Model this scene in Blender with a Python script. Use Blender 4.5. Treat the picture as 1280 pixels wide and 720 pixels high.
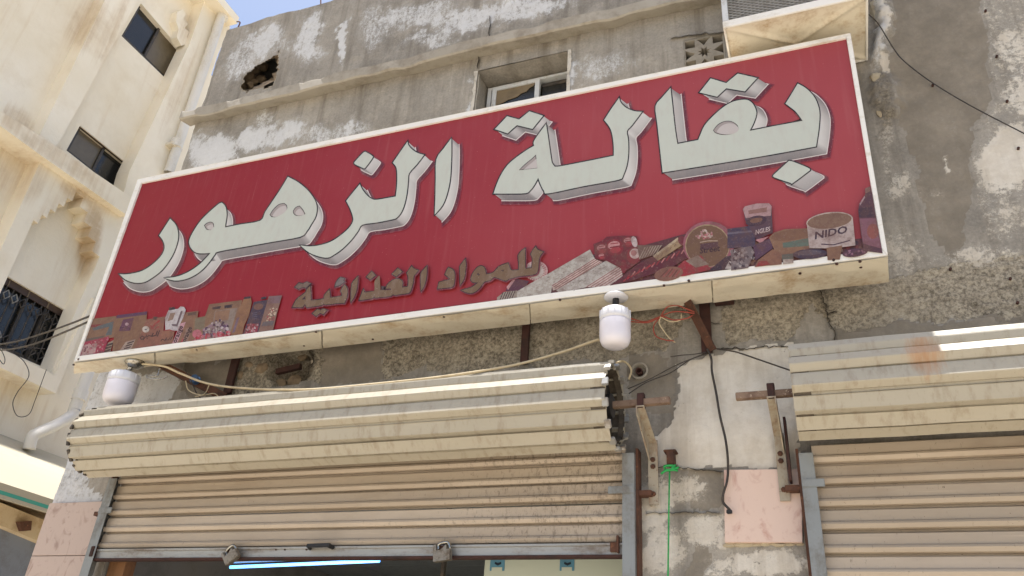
import bpy, bmesh, math, random
import numpy as np
from mathutils import Vector, Matrix
from mathutils.geometry import tessellate_polygon

for o in list(bpy.data.objects): bpy.data.objects.remove(o)
SC = bpy.context.scene
COL = SC.collection
random.seed(7); RNG = np.random.default_rng(11)

# ------------------------------------------------------------------ camera (solved from the vanishing points)
VV = np.array([135., -1810.]); HH = np.array([-2790., 354.])
F = math.sqrt(-(VV @ HH))
_h = np.array([*HH, F]); _h /= np.linalg.norm(_h)
_u = np.array([*VV, F]); _u /= np.linalg.norm(_u)
AX = -_h; AZ = _u; AY = np.cross(AZ, AX)
RM = np.array([AX, AY, AZ])
CAM = np.array([0., -3.9, 1.6])
cd = bpy.data.cameras.new('camera'); cam = bpy.data.objects.new('camera', cd); COL.objects.link(cam)
cd.sensor_width = 36; cd.sensor_fit = 'HORIZONTAL'; cd.lens = 36*F/1280; cd.clip_start = .05; cd.clip_end = 3000
_r = RM[:, 0]; _d = RM[:, 1]; _f = RM[:, 2]
M = Matrix(((_r[0], -_d[0], -_f[0], CAM[0]), (_r[1], -_d[1], -_f[1], CAM[1]), (_r[2], -_d[2], -_f[2], CAM[2]), (0, 0, 0, 1)))
cam.matrix_world = M
SC.camera = cam

# ------------------------------------------------------------------ sky, sun, exposure
SUNV = Vector((.004, .005, 1)).normalized()
W = bpy.data.worlds.new('World'); SC.world = W; W.use_nodes = True
wn = W.node_tree; bg = wn.nodes['Background']
sk = wn.nodes.new('ShaderNodeTexSky'); sk.sky_type = 'NISHITA'; sk.sun_disc = False
sk.sun_elevation = math.asin(SUNV.z); sk.sun_rotation = math.atan2(SUNV.x, SUNV.y)
sk.air_density = 1.0; sk.dust_density = 3.0; sk.ozone_density = 1.0
wn.links.new(sk.outputs[0], bg.inputs[0]); bg.inputs[1].default_value = .105
sl = bpy.data.lights.new('sun', 'SUN'); sl.energy = 4.4; sl.angle = math.radians(.53); sl.color = (1, .96, .9)
so = bpy.data.objects.new('sun', sl); COL.objects.link(so); so.location = (0, 0, 20)
so.rotation_euler = SUNV.to_track_quat('Z', 'Y').to_euler()
SC.view_settings.view_transform = 'Standard'; SC.view_settings.look = 'None'
SC.view_settings.gamma = 1; SC.view_settings.use_curve_mapping = False
SC.view_settings.exposure = 1.10

# ------------------------------------------------------------------ pixel -> place
def ray(x, y): return RM @ np.array([x-640., y-360., F])
def PY(x, y, Y=0.):
    d = ray(x, y); return Vector(CAM + d*((Y-CAM[1])/d[1]))
def PX(x, y, X):
    d = ray(x, y); return Vector(CAM + d*((X-CAM[0])/d[0]))
def PZ(x, y, Z):
    d = ray(x, y); return Vector(CAM + d*((Z-CAM[2])/d[2]))
def lerp2p(a, b, t): return (a[0]+(b[0]-a[0])*t, a[1]+(b[1]-a[1])*t)
def proj_arr(P):
    v = (P-CAM) @ RM
    return 640+F*v[:, 0]/v[:, 2], 360+F*v[:, 1]/v[:, 2]

# ------------------------------------------------------------------ materials
def lin(c):
    c = np.array(c, float)/255.
    return tuple(np.where(c <= .04045, c/12.92, ((c+.055)/1.055)**2.4))
def c4(c): return (*lin(c), 1)

class NT:
    def __init__(s, name):
        s.m = bpy.data.materials.new(name); s.m.use_nodes = True
        s.t = s.m.node_tree; s.b = s.t.nodes['Principled BSDF']
        g = s.t.nodes.new('ShaderNodeNewGeometry'); s.pos = g.outputs['Position']
    def n(s, k): return s.t.nodes.new(k)
    def set(s, inp, v):
        if hasattr(v, 'is_output'): s.t.links.new(v, inp)
        elif isinstance(v, (tuple, list)) and len(v) == 3 and inp.type == 'RGBA': inp.default_value = (*v, 1)
        else: inp.default_value = v
    def scale(s, v, vec=None):
        m = s.n('ShaderNodeVectorMath'); m.operation = 'MULTIPLY'
        s.set(m.inputs[0], vec or s.pos); m.inputs[1].default_value = v
        return m.outputs[0]
    def noise(s, sc, det=4, rough=.55, vec=None, dist=0.):
        q = s.n('ShaderNodeTexNoise'); q.inputs['Scale'].default_value = sc; q.inputs['Detail'].default_value = det
        q.inputs['Roughness'].default_value = rough; q.inputs['Distortion'].default_value = dist
        s.set(q.inputs['Vector'], vec or s.pos); return q.outputs['Fac']
    def voro(s, sc, vec=None, feat='F1'):
        q = s.n('ShaderNodeTexVoronoi'); q.inputs['Scale'].default_value = sc; q.feature = feat
        s.set(q.inputs['Vector'], vec or s.pos); return q.outputs['Distance']
    def attr(s, nm, col=False):
        q = s.n('ShaderNodeAttribute'); q.attribute_name = nm
        return q.outputs['Color' if col else 'Fac']
    def math(s, op, a, b=0., c=0.):
        q = s.n('ShaderNodeMath'); q.operation = op
        s.set(q.inputs[0], a); s.set(q.inputs[1], b); s.set(q.inputs[2], c); return q.outputs[0]
    def smooth(s, v, lo, hi):
        q = s.n('ShaderNodeMapRange'); q.interpolation_type = 'SMOOTHSTEP'
        s.set(q.inputs[0], v); q.inputs[1].default_value = lo; q.inputs[2].default_value = hi
        return q.outputs[0]
    def mix(s, f, a, b, mode='MIX'):
        q = s.n('ShaderNodeMix'); q.data_type = 'RGBA'; q.blend_type = mode
        s.set(q.inputs[0], f); s.set(q.inputs[6], a); s.set(q.inputs[7], b); return q.outputs[2]
    def bump(s, h, strength=.3, dist=.01, prev=None):
        q = s.n('ShaderNodeBump'); q.inputs['Strength'].default_value = strength; q.inputs['Distance'].default_value = dist
        s.set(q.inputs['Height'], h)
        if prev is not None: s.set(q.inputs['Normal'], prev)
        return q.outputs[0]
    def out(s, col=None, rough=.8, metal=0., nor=None, spec=.5):
        if col is not None: s.set(s.b.inputs['Base Color'], col)
        s.set(s.b.inputs['Roughness'], rough); s.set(s.b.inputs['Metallic'], metal)
        s.b.inputs['Specular IOR Level'].default_value = spec
        if nor is not None: s.set(s.b.inputs['Normal'], nor)
        return s.m

def dirty(name, base, dirt, amount=.5, sc=6., stretch=(1, 1, 1), rough=.6, metal=0., bump=.15, fine=60., second=None, spec=.5):
    """painted or metal surface with dirt that has a shape of its own"""
    t = NT(name)
    v = t.scale(stretch)
    f = t.smooth(t.math('ADD', t.noise(sc, 6, .65, v), t.math('MULTIPLY', t.noise(fine, 3, .6), .25)), .75-amount*.45, .95-amount*.15)
    c = t.mix(t.noise(sc*.35, 3), lin(base), tuple(min(1, q*.82) for q in lin(base)))
    c = t.mix(t.math('MULTIPLY', f, .85), c, lin(dirt))
    if second:
        g = t.smooth(t.noise(sc*2.3, 5, .7, t.scale((1.3, .9, 1.1))), .60, .68)
        c = t.mix(g, c, lin(second))
    nb = t.bump(t.noise(fine*.6, 4, .6), bump, .004)
    return t.out(c, rough if not metal else t.math('ADD', rough, t.math('MULTIPLY', f, .25)), metal, nb, spec)

MT = {}
def slatpaint():
    t = NT('shutter_paint')
    oi = t.n('ShaderNodeObjectInfo').outputs['Random']
    c = t.mix(oi, lin((187, 173, 155)), lin((170, 156, 138)))
    c = t.mix(t.math('MULTIPLY', t.smooth(t.noise(3, 5, .65, t.scale((.5, 1, 1.5))), .42, .72), .5), c, lin((150, 132, 112)))
    q = t.n('ShaderNodeSeparateXYZ'); t.set(q.inputs[0], t.pos)
    ed = t.smooth(t.math('ABSOLUTE', t.math('SUBTRACT', q.outputs[0], -1.0)), 1.5, .1)          # grime from hands and splashes near the pier
    sp = t.smooth(t.math('ADD', t.noise(42, 6, .8, t.scale((1.4, 1, .55))), t.math('MULTIPLY', ed, .10)), .60, .70)
    c = t.mix(t.math('MULTIPLY', sp, .55), c, lin((92, 80, 68)))
    c = t.mix(t.math('MULTIPLY', t.smooth(t.noise(24, 4, .6, t.scale((.08, 1, 3))), .6, .75), .35), c, lin((206, 190, 166)))
    c = t.mix(t.smooth(t.noise(70, 2), .74, .77), c, lin((84, 66, 52)))
    return t.out(c, .5, 0, t.bump(t.noise(9, 4), .25, .006), .4)
def rollpaint():
    t = NT('shutter_roll_paint')
    c = t.mix(t.noise(2.2, 4, .6, t.scale((.4, 1, 1.5))), lin((180, 173, 156)), lin((162, 154, 136)))
    v = t.noise(16, 5, .65, t.scale((1.6, .6, .6)))
    c = t.mix(t.math('MULTIPLY', t.smooth(v, .48, .72), .6), c, lin((142, 128, 106)))
    c = t.mix(t.math('MULTIPLY', t.smooth(t.noise(30, 6, .8, t.scale((1.5, .5, .5))), .60, .72), .5), c, lin((112, 96, 76)))
    # grey on upward faces: settled dust, plus shade put into the colour
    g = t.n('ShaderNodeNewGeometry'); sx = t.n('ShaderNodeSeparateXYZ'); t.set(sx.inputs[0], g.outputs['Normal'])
    up_grey = t.smooth(t.math('ADD', sx.outputs[2], t.math('MULTIPLY', t.math('SUBTRACT', v, .5), .5)), -.05, .45)
    c = t.mix(t.math('MULTIPLY', up_grey, .18), c, lin((116, 114, 108)))
    # one rust run on the closed shutter's roll
    q = t.n('ShaderNodeSeparateXYZ'); t.set(q.inputs[0], t.pos)
    dx = t.math('DIVIDE', t.math('ABSOLUTE', t.math('SUBTRACT', q.outputs[0], .43)), .085)
    dz = t.math('DIVIDE', t.math('ABSOLUTE', t.math('SUBTRACT', q.outputs[2], 3.10)), .13)
    rf = t.math('SUBTRACT', t.math('ADD', 1.1, t.math('MULTIPLY', t.math('SUBTRACT', t.noise(16, 6, .75, t.scale((2.2, .35, .35))), .5), 2.6)), t.math('ADD', t.math('MULTIPLY', dx, dx), t.math('MULTIPLY', dz, dz)))
    c = t.mix(t.math('MULTIPLY', t.smooth(rf, .0, 1.3), .62), c, lin((170, 116, 66)))
    return t.out(c, .46, 0, t.bump(t.noise(3.5, 4, .6), .35, .02), .45)
MT['alu_trim'] = dirty('white_trim', (236, 233, 226), (196, 186, 166), .25, 5, (1, 1, 3), .5)
MT['cream_panel'] = dirty('cream_sheet', (224, 215, 194), (164, 134, 94), .40, 5, (1, 1, 1), .5, bump=.25, second=None)
MT['shutter'] = slatpaint()
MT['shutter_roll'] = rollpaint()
MT['roll_inside'] = dirty('roll_inside_dirt_shade', (98, 88, 74), (58, 50, 42), .5, 16, rough=.85, bump=.4)
MT['axle'] = dirty('worn_axle_steel', (136, 112, 92), (84, 60, 46), .5, 18, (1, 1, 1), .7, bump=.4, second=(176, 158, 136))
MT['galv'] = dirty('galvanised_steel', (146, 150, 150), (108, 102, 94), .5, 9, (1, 1, .5), .55, .2, .1)
MT['alu'] = dirty('worn_aluminium', (176, 174, 168), (110, 92, 76), .45, 10, (.3, 1, 1.6), .42, .5, .12)
MT['rust'] = dirty('rusty_steel', (98, 64, 47), (56, 38, 30), .5, 12, (1, 1, 1), .85, bump=.4, second=(128, 84, 58))
MT['rust_dark'] = dirty('dark_rusty_steel', (70, 40, 32), (38, 26, 22), .5, 12, (1, 1, 1), .8, bump=.35)
MT['white_iron'] = dirty('white_painted_iron', (172, 162, 143), (128, 100, 76), .5, 16, (1, 1, .6), .65, bump=.3, second=(104, 70, 50))
MT['bulb_cap'] = dirty('white_plastic', (226, 226, 230), (200, 190, 180), .2, 8, rough=.35, bump=.02)
MT['black'] = dirty('black_plastic', (30, 29, 30), (52, 48, 44), .4, 20, rough=.5)
MT['chrome'] = dirty('tarnished_chrome', (190, 186, 176), (90, 78, 60), .45, 40, rough=.22, metal=1., bump=.2)
MT['cable_black'] = dirty('dark_cable', (56, 50, 46), (96, 84, 70), .4, 14, rough=.6)
MT['cable_beige'] = dirty('beige_cable', (206, 188, 152), (160, 140, 110), .4, 14, rough=.55)
MT['cable_red'] = dirty('red_wire', (166, 70, 54), (120, 60, 50), .4, 14, rough=.55)
MT['green'] = dirty('green_cord', (44, 168, 84), (30, 120, 62), .4, 60, rough=.7)
MT['blue_tape'] = dirty('blue_tape', (52, 86, 128), (70, 84, 100), .4, 60, rough=.5)
MT['pvc'] = dirty('white_pvc', (226, 222, 212), (190, 178, 154), .35, 3, (1, 1, .4), .45, bump=.04)
MT['win_frame'] = dirty('pale_window_frame', (206, 208, 208), (150, 142, 128), .3, 12, rough=.45)
MT['dark_frame'] = dirty('dark_window_frame', (62, 56, 50), (96, 84, 66), .4, 12, rough=.5)
MT['brown_frame'] = dirty('brown_window_frame', (74, 54, 40), (54, 42, 34), .4, 12, rough=.6)
MT['curtain'] = dirty('torn_brown_curtain', (128, 112, 88), (96, 84, 66), .5, 9, rough=.9)
MT['padlock'] = dirty('padlock_steel', (150, 142, 130), (96, 84, 70), .45, 30, rough=.45, metal=.6)
MT['stone'] = dirty('broken_blockwork', (150, 132, 108), (104, 90, 74), .5, 14, rough=.95, bump=.9, fine=40)
MT['mesh_metal'] = dirty('grey_mesh', (150, 148, 142), (110, 104, 96), .4, 20, rough=.6)
MT['dark_room'] = dirty('dark_plaster', (146, 142, 136), (116, 112, 106), .5, 3, rough=.9)
MT['wood'] = dirty('brown_wood', (140, 100, 66), (96, 66, 44), .5, 8, (3, 3, .5), .6)
MT['concrete'] = dirty('ledge_concrete', (164, 157, 144), (122, 112, 98), .5, 5, (1, 1, 1), .92, bump=.6, fine=36)
MT['pale_lip'] = dirty('pale_plaster_lip', (200, 194, 182), (150, 140, 124), .45, 20, rough=.95, bump=.6)
MT['lump'] = dirty('loose_plaster', (186, 174, 150), (150, 134, 108), .5, 12, rough=.95, bump=.8, fine=40)
MT['roofing'] = dirty('roof_screed', (170, 160, 142), (130, 118, 100), .5, 2, rough=.95)
MT['ceiling'] = dirty('ceiling_tile', (150, 156, 156), (120, 124, 122), .4, 20, rough=.8)
MT['awning'] = dirty('white_awning_sheet', (180, 172, 150), (170, 160, 136), .2, 2, rough=.6, bump=.03)
MT['awning_green'] = dirty('green_awning_band', (70, 160, 142), (90, 150, 130), .3, 4, rough=.5)
MT['awning_soffit'] = dirty('beige_soffit', (206, 188, 156), (160, 132, 96), .4, 3, rough=.8)
MT['blue_door'] = dirty('blue_grey_metal', (128, 136, 150), (100, 100, 104), .45, 3, rough=.6)
MT['carton'] = dirty('pale_carton', (206, 214, 198), (186, 190, 172), .3, 3, rough=.8)
MT['carton_blue'] = dirty('carton_blue_print', (96, 150, 176), (86, 136, 160), .3, 6, rough=.8)
MT['ink'] = dirty('dark_ink', (34, 46, 60), (40, 50, 60), .3, 6, rough=.8)

def glassy(name, col, rough=.08):
    t = NT(name); n = t.noise(14, 4)
    return t.out(t.mix(n, lin(col), tuple(q*.6 for q in lin(col))), t.math('ADD', rough, t.math('MULTIPLY', n, .2)), 0, None, .6)
MT['dark_glass'] = glassy('dark_window_glass', (44, 44, 42))
MT['dusty_glass'] = glassy('dusty_window_glass', (112, 100, 78), .25)

def bulbmat():
    t = NT('opal_diffuser')
    t.b.inputs['Subsurface Weight'].default_value = .25; t.b.inputs['Subsurface Radius'].default_value = (.02, .02, .02)
    return t.out(t.mix(t.noise(9, 3), lin((232, 230, 238)), lin((216, 210, 214))), .3, 0, None, .5)
MT['opal'] = bulbmat()

def tube_mat():
    t = NT('lit_tube'); t.b.inputs['Emission Color'].default_value = c4((92, 166, 250)); t.b.inputs['Emission Strength'].default_value = 2.2
    return t.out(lin((230, 240, 250)), .3)
MT['tube'] = tube_mat()

def printmat():                                        # flat print on the sign: colour from the printed shapes, faded and dusty
    t = NT('sign_print')
    c = t.attr('Col', True)
    c = t.mix(t.math('MULTIPLY', t.smooth(t.noise(26, 5, .6, t.scale((1, 1, .35))), .40, .8), .22), c, lin((168, 150, 142)))
    c = t.mix(t.smooth(t.noise(150, 2), .62, .8), c, t.mix(.4, c, lin((206, 196, 186))))
    return t.out(c, .42, 0, None, .4)
MT['print'] = printmat()

def halftone():                                        # product pictures: printed grain
    t = NT('sign_picture_print')
    c = t.attr('Col', True)
    g = t.noise(95, 3, .7); g2 = t.noise(38, 4, .7)
    c = t.mix(t.math('MULTIPLY', t.smooth(g2, .44, .62), .42), c, t.mix(.75, c, lin((104, 76, 66))))
    c = t.mix(t.math('MULTIPLY', t.smooth(t.noise(13, 5, .7), .46, .66), .5), c, lin((108, 78, 64)))
    c = t.mix(t.math('MULTIPLY', t.smooth(g, .55, .70), .25), c, lin((176, 156, 146)))
    c = t.mix(.06, c, lin((150, 64, 66)))
    c = t.mix(1., c, (.74, .72, .70), 'MULTIPLY')
    return t.out(c, .45, 0, None, .4)
MT['picture'] = halftone()

def signred():
    t = NT('sign_red_vinyl')
    sx = t.n('ShaderNodeSeparateXYZ'); t.set(sx.inputs[0], t.pos)
    fade_sheen = t.math('ADD', t.math('MULTIPLY', sx.outputs[0], .17), .78)            # paler towards one end: bleached print, plus sky reflection put into the colour
    fade_sheen = t.math('ADD', fade_sheen, t.math('MULTIPLY', t.math('SUBTRACT', t.noise(1.3, 3), .5), .5))
    f = t.smooth(fade_sheen, .05, 1.)
    c = t.mix(f, lin((134, 24, 33)), lin((154, 66, 70)))
    runs = t.noise(9, 5, .6, t.scale((3.2, 1, .16)))
    c = t.mix(t.math('MULTIPLY', t.smooth(runs, .50, .82), .09), c, lin((196, 150, 146)))
    thin = t.smooth(t.noise(34, 3, .6, t.scale((2.2, 1, .07))), .69, .74)
    c = t.mix(t.math('MULTIPLY', thin, .08), c, lin((214, 180, 172)))
    c = t.mix(t.smooth(t.noise(120, 3), .70, .78), c, lin((190, 140, 130)))
    nb = t.bump(t.noise(2.2, 3), .25, .03)
    return t.out(c, t.math('ADD', .34, t.math('MULTIPLY', t.noise(7, 3), .18)), 0, nb, .3)
MT['red'] = signred()

def wallmat():
    t = NT('weathered_plaster')
    n1 = t.noise(.9, 6, .62); n2 = t.noise(5.5, 8, .7); n3 = t.noise(26, 7, .72); n4 = t.noise(95, 4, .7); n5 = t.noise(55, 8, .8)
    drip = t.noise(3.4, 7, .66, t.scale((2.4, 1, .16))); drip2 = t.noise(9, 6, .7, t.scale((2.2, 1, .10)))
    c = t.mix(t.smooth(n1, .34, .66), lin((130, 125, 117)), lin((162, 156, 146)))
    c = t.mix(t.math('MULTIPLY', t.smooth(n2, .42, .72), .55), c, lin((176, 168, 155)))
    c = t.mix(t.math('MULTIPLY', t.smooth(n5, .46, .62), .20), c, lin((186, 179, 166)))
    c = t.mix(t.math('MULTIPLY', t.smooth(n5, .52, .36), .16), c, lin((92, 86, 77)))
    c = t.mix(t.math('MULTIPLY', t.smooth(drip, .46, .68), .62), c, lin((108, 101, 91)))
    c = t.mix(t.math('MULTIPLY', t.smooth(drip2, .58, .74), .4), c, lin((184, 178, 168)))
    c = t.mix(t.math('MULTIPLY', t.smooth(n3, .54, .72), .4), c, lin((96, 90, 82)))
    # rough exposed aggregate
    rg = t.attr('rgh')
    rf = t.smooth(t.math('ADD', rg, t.math('MULTIPLY', t.math('SUBTRACT', n3, .5), .9)), .36, .60)
    vo = t.voro(80, t.mix(.09, t.pos, t.n('ShaderNodeTexNoise').outputs['Color']))
    agg = t.mix(t.smooth(n5, .34, .62), lin((96, 88, 76)), lin((192, 182, 163)))
    agg = t.mix(t.math('MULTIPLY', t.smooth(n2, .40, .66), .75), agg, t.mix(t.smooth(n5, .42, .6), lin((84, 77, 66)), lin((150, 140, 123))))
    agg = t.mix(t.math('MULTIPLY', t.smooth(n1, .42, .6), .3), agg, lin((176, 166, 148)))
    c = t.mix(rf, c, agg)
    # smooth cement repairs
    gf = t.smooth(t.math('ADD', t.attr('gry'), t.math('ADD', t.math('MULTIPLY', t.math('SUBTRACT', n2, .5), .7), t.math('MULTIPLY', t.math('SUBTRACT', n5, .5), .5))), .40, .56)
    c = t.mix(t.math('MULTIPLY', gf, .85), c, t.mix(t.smooth(n2, .3, .7), lin((120, 112, 100)), lin((140, 131, 117))))
    # pale paint on the pier
    cfv = t.math('ADD', t.attr('crm'), t.math('ADD', t.math('MULTIPLY', t.math('SUBTRACT', t.noise(30, 12, .86), .5), 1.5), t.math('MULTIPLY', t.math('SUBTRACT', n2, .5), 1.0)))
    cf = t.math('ADD', t.math('MULTIPLY', t.smooth(cfv, .46, .56), .7), t.math('MULTIPLY', t.smooth(cfv, .2, .75), .3))
    cream = t.mix(t.smooth(n2, .35, .68), lin((224, 218, 206)), lin((202, 193, 178)))
    cream = t.mix(t.math('MULTIPLY', t.smooth(drip, .44, .66), .4), cream, lin((164, 152, 134)))
    c = t.mix(t.math('MULTIPLY', cf, .92), c, cream)
    chip = t.math('MULTIPLY', t.smooth(t.noise(13, 8, .82), .625, .66), cf)
    c = t.mix(t.math('MULTIPLY', chip, .8), c, lin((110, 100, 86)))
    # flaking bluish whitewash
    wv = t.math('ADD', t.attr('wht'), t.math('ADD', t.math('MULTIPLY', t.math('SUBTRACT', t.noise(38, 12, .9, t.scale((1, 1, .7))), .5), 2.6), t.math('ADD', t.math('MULTIPLY', t.math('SUBTRACT', n2, .5), .7), t.math('MULTIPLY', t.math('SUBTRACT', drip2, .5), .7))))
    wf = t.math('ADD', t.math('MULTIPLY', t.smooth(wv, .50, .74), .62), t.math('MULTIPLY', t.smooth(wv, .05, .95), .38))
    c = t.mix(t.math('MULTIPLY', wf, .9), c, t.mix(n3, lin((218, 220, 222)), lin((194, 193, 190))))
    # brown run-off
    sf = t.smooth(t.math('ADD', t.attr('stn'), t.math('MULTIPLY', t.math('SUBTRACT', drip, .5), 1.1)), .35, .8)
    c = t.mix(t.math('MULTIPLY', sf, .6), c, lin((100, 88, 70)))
    h = t.math('ADD', t.math('MULTIPLY', n3, .5), t.math('MULTIPLY', wf, .10))
    h = t.math('ADD', h, t.math('MULTIPLY', t.math('MULTIPLY', n5, rf), 1.3))
    h = t.math('ADD', h, t.math('MULTIPLY', cf, .16)); h = t.math('ADD', h, t.math('MULTIPLY', gf, .10)); h = t.math('SUBTRACT', h, t.math('MULTIPLY', chip, .2))
    nb = t.bump(h, .6, .02)
    nb = t.bump(n4, .35, .004, nb)
    return t.out(c, .93, 0, nb, .25)
MT['wall'] = wallmat()

def creamwall():
    t = NT('cream_stained_render')
    n1 = t.noise(.5, 5, .6); n2 = t.noise(2.2, 6, .65); n3 = t.noise(22, 5, .65)
    drip = t.noise(2.4, 6, .65, t.scale((1, 1.6, .14))); drip2 = t.noise(6, 6, .7, t.scale((1, 2.0, .10)))
    c = t.mix(t.smooth(n1, .3, .7), lin((241, 233, 215)), lin((230, 219, 195)))
    c = t.mix(t.math('MULTIPLY', t.smooth(n2, .46, .75), .35), c, lin((216, 201, 172)))
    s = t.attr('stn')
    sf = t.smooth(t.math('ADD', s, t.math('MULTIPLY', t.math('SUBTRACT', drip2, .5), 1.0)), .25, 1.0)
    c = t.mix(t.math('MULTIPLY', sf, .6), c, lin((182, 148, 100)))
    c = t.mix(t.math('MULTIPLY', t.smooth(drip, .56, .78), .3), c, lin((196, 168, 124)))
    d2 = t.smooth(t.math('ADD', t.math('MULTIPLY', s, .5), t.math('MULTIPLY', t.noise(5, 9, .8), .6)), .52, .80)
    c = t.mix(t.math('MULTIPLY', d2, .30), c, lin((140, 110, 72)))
    nb = t.bump(n3, .25, .02)
    return t.out(c, .9, 0, nb, .25)
MT['cream_wall'] = creamwall()

def marble(name, a, b, d):
    t = NT(name)
    n = t.noise(9, 6, .6, t.scale((1, 1, .7)), 1.2); m = t.noise(26, 4, .6)
    c = t.mix(t.smooth(n, .52, .68), lin(a), lin(b))
    c = t.mix(t.smooth(m, .58, .72), c, lin(d))
    return t.out(c, .35, 0, None, .5)
MT['pink_tile'] = marble('pink_marble_tile', (218, 192, 176), (196, 158, 142), (206, 176, 160))
MT['brown_tile'] = marble('mottled_pink_tile', (188, 168, 156), (158, 134, 122), (174, 152, 140))

def groundmat():
    t = NT('sandy_ground'); n = t.noise(.6, 6, .6); m = t.noise(30, 5, .7)
    c = t.mix(n, lin((182, 174, 160)), lin((164, 155, 141)))
    c = t.mix(t.smooth(m, .5, .8), c, lin((144, 134, 119)))
    return t.out(c, .95, 0, t.bump(m, .4, .02), .2)
MT['ground'] = groundmat()

# ------------------------------------------------------------------ mesh helpers
def link(o, parent=None):
    COL.objects.link(o)
    if parent: o.parent = parent
    return o
def tag(o, label=None, cat=None, group=None, kind=None):
    if label: o['label'] = label
    if cat: o['category'] = cat
    if group: o['group'] = group
    if kind: o['kind'] = kind
    return o
def empty(name, loc, label, cat, group=None):
    o = bpy.data.objects.new(name, None); o.empty_display_size = .1; o.location = loc; COL.objects.link(o)
    o['_base'] = tuple(loc)
    return tag(o, label, cat, group)

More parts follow.
